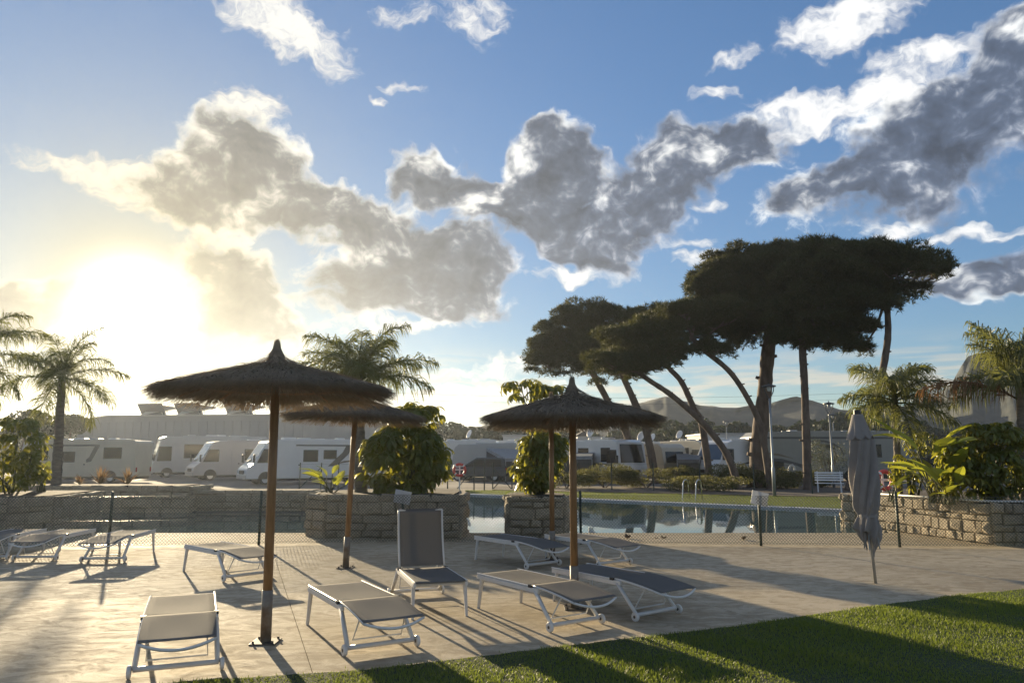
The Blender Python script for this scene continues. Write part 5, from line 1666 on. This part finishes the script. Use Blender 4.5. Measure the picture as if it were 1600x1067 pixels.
def rear_fence():
    t = thing('wire_fence', 'dark post and wire fence behind the pool, in front of the caravans', 'fence')
    segs = [(470, 38), (503, 38), (530, 38), (552, 38), (700, 38.5), (741, 38.6), (757, 38.6), (770, 38.7), (800, 38.8), (812, 38.8), (955, 37.5), (1020, 36.6), (1092, 35.6), (1176, 34.6), (1266, 33.6), (1420, 32)]
    pts = []
    for px, Y in segs:
        p = at(px, HOR, Y); pts.append((p.x, Y))
    for i, (x, y) in enumerate(pts):
        MB().tube([(x, y, -.05), (x, y, 1.38)], .032, 6).build('post', M_POSTGREEN, t)
    for z in (.1, .7, 1.3):
        MB().tube([(x, y, z) for x, y in pts], .006, 4).build('wire', M_POSTGREEN, t)
    for i, dx in ((1, -1.2), (5, -.9), (7, 1.0), (8, -1.0)):
        x, y = pts[i]
        MB().tube([(x, y, 1.15), (x + dx, y, 0)], .022, 6).build('brace', M_POSTGREEN, t)
rear_fence()

def life_ring(label, px, py, Y, post=True, ang=0.0, r=.27):
    p = at(px, py, Y)
    t = thing('life_ring', label, 'life ring', (p.x, Y, p.z), ang, 'red life rings by the pool')
    segs, sides, rt = 40, 10, .062
    for part, m in (('ring', M_RED), ('band', M_RV)):
        if part == 'ring':
            b = MB()
            b.lathe([(r + rt * math.cos(a), rt * math.sin(a)) for a in np.linspace(0, 2 * math.pi, sides, endpoint=False)], segs, Matrix.Rotation(R(90), 4, 'X'), close=True)
            ringo = b.build('ring', m, t, smooth=True)
        else:
            for k in range(4):
                a0 = R(45 + 90 * k)
                pts = [(r * math.cos(a), 0, r * math.sin(a)) for a in np.linspace(a0 - .12, a0 + .12, 5)]
                MB().tube(pts, rt + .006, 12).build('band', m, ringo, smooth=True)
    if post:
        MB().tube([(0, .10, -p.z - .02), (0, .10, .25)], .035, 8).build('post', M_RV, t)
        MB().box(-.22, .22, .07, .10, -.02, .04).build('bracket', M_RV, t)
life_ring('red life ring with white bands on a post beyond the pool, left', 718, 734, 35.6)
life_ring('red life ring half hidden behind the closed parasol, right', 1383, 750, 22.5, True, .3, .26)

def ladder():
    p = on_z(1078, 783)
    t = thing('pool_ladder', 'polished steel pool ladder on the far edge of the pool', 'ladder', (p.x + .05, p.y + .25, 0), R(-38))
    for s in (-1, 1):
        x = s * .27
        pts = [(x, .55, .03), (x, .52, .55)] + [(x, .27 + .25 * math.cos(a), .58 + .22 * math.sin(a)) for a in np.linspace(.2, math.pi - .2, 9)] + [(x, .02, .5), (x, -.10, -.1), (x, -.12, -.24)]
        MB().tube(pts, .021, 8).build('handrail', M_CHROME, t, smooth=True)
    for z in (-.05, -.2):
        MB().box(-.26, .26, -.17, -.09, z - .012, z + .012).build('tread', M_CHROME, t, bevel=.004)
ladder()

def bench():
    p = at(1293, HOR, 35.2)
    t = thing('park_bench', 'white slatted bench under the pines beyond the pool', 'bench', (p.x, 35.2, .02), R(-22))
    for i in range(4):
        MB().box(-.62, .62, -.22 + i * .12, -.13 + i * .12, .42, .45).build('seat_slat', M_BENCH, t, bevel=.006, seg=1)
    for i in range(4):
        z = .54 + i * .11
        MB().box(-.62, .62, .26 + i * .025, .285 + i * .025, z, z + .075).build('back_slat', M_BENCH, t, bevel=.006, seg=1)
    for x in (-.5, .5):
        for y in (-.18, .2):
            MB().box(x - .03, x + .03, y - .03, y + .03, -.02, .42).build('leg', M_BENCH, t)
        MB().tube([(x, .25, .40), (x, .37, .98)], .025, 6).build('back_post', M_BENCH, t)
bench()

def vent_pipe():
    p = at(1236, HOR, 43)
    t = thing('vent_pipe', 'white swan-necked pipe standing among the bushes by the trailer', 'pipe', (p.x, 43, 0))
    MB().tube([(-.18, 0, -.02), (-.18, 0, .75), (-.16, 0, 1.0), (-.08, 0, 1.16), (.05, 0, 1.20), (.15, 0, 1.10), (.17, 0, .95)], .055, 8).build('pipe', M_RV, t, smooth=True)
    MB().lathe([(.075, 0), (.075, .06), (.05, .06)], 12, Matrix.Translation((.17, 0, .92))).build('hood', M_RV, t)
vent_pipe()

def cable(label, y0, y1, Y):
    a, b = at(560, y0, Y), at(1480, y1, Y)
    n = 24
    pts = [a.lerp(b, i / n) + Vector((0, 0, -.9 * math.sin(math.pi * i / n))) for i in range(n + 1)]
    tag(MB().tube(pts, .016, 4).build('overhead_cable', M_CABLE), label, 'cable', 'overhead cables')
cable('upper one of the thin overhead cables crossing the low sky', 612, 608, 90)
cable('lower one of the thin overhead cables crossing the low sky', 622, 617, 90)

# ------------------------------------------------------------------ haze
hz = MB().box(-6100, 6100, -700, 6100, -1.4, 62)
hm = bpy.data.materials.new('thin sunlit air'); hm.use_nodes = True
t_ = hm.node_tree; t_.nodes.clear()
pv = t_.nodes.new('ShaderNodeVolumePrincipled')
pv.inputs['Color'].default_value = (.80, .88, 1.0, 1)
pv.inputs['Density'].default_value = HAZE
pv.inputs['Anisotropy'].default_value = .62
ou = t_.nodes.new('ShaderNodeOutputMaterial')
t_.links.new(pv.outputs[0], ou.inputs['Volume'])
ho = hz.build('haze', hm, kind='stuff')
tag(ho, 'thin sunlit haze in the air over the whole place', 'haze')
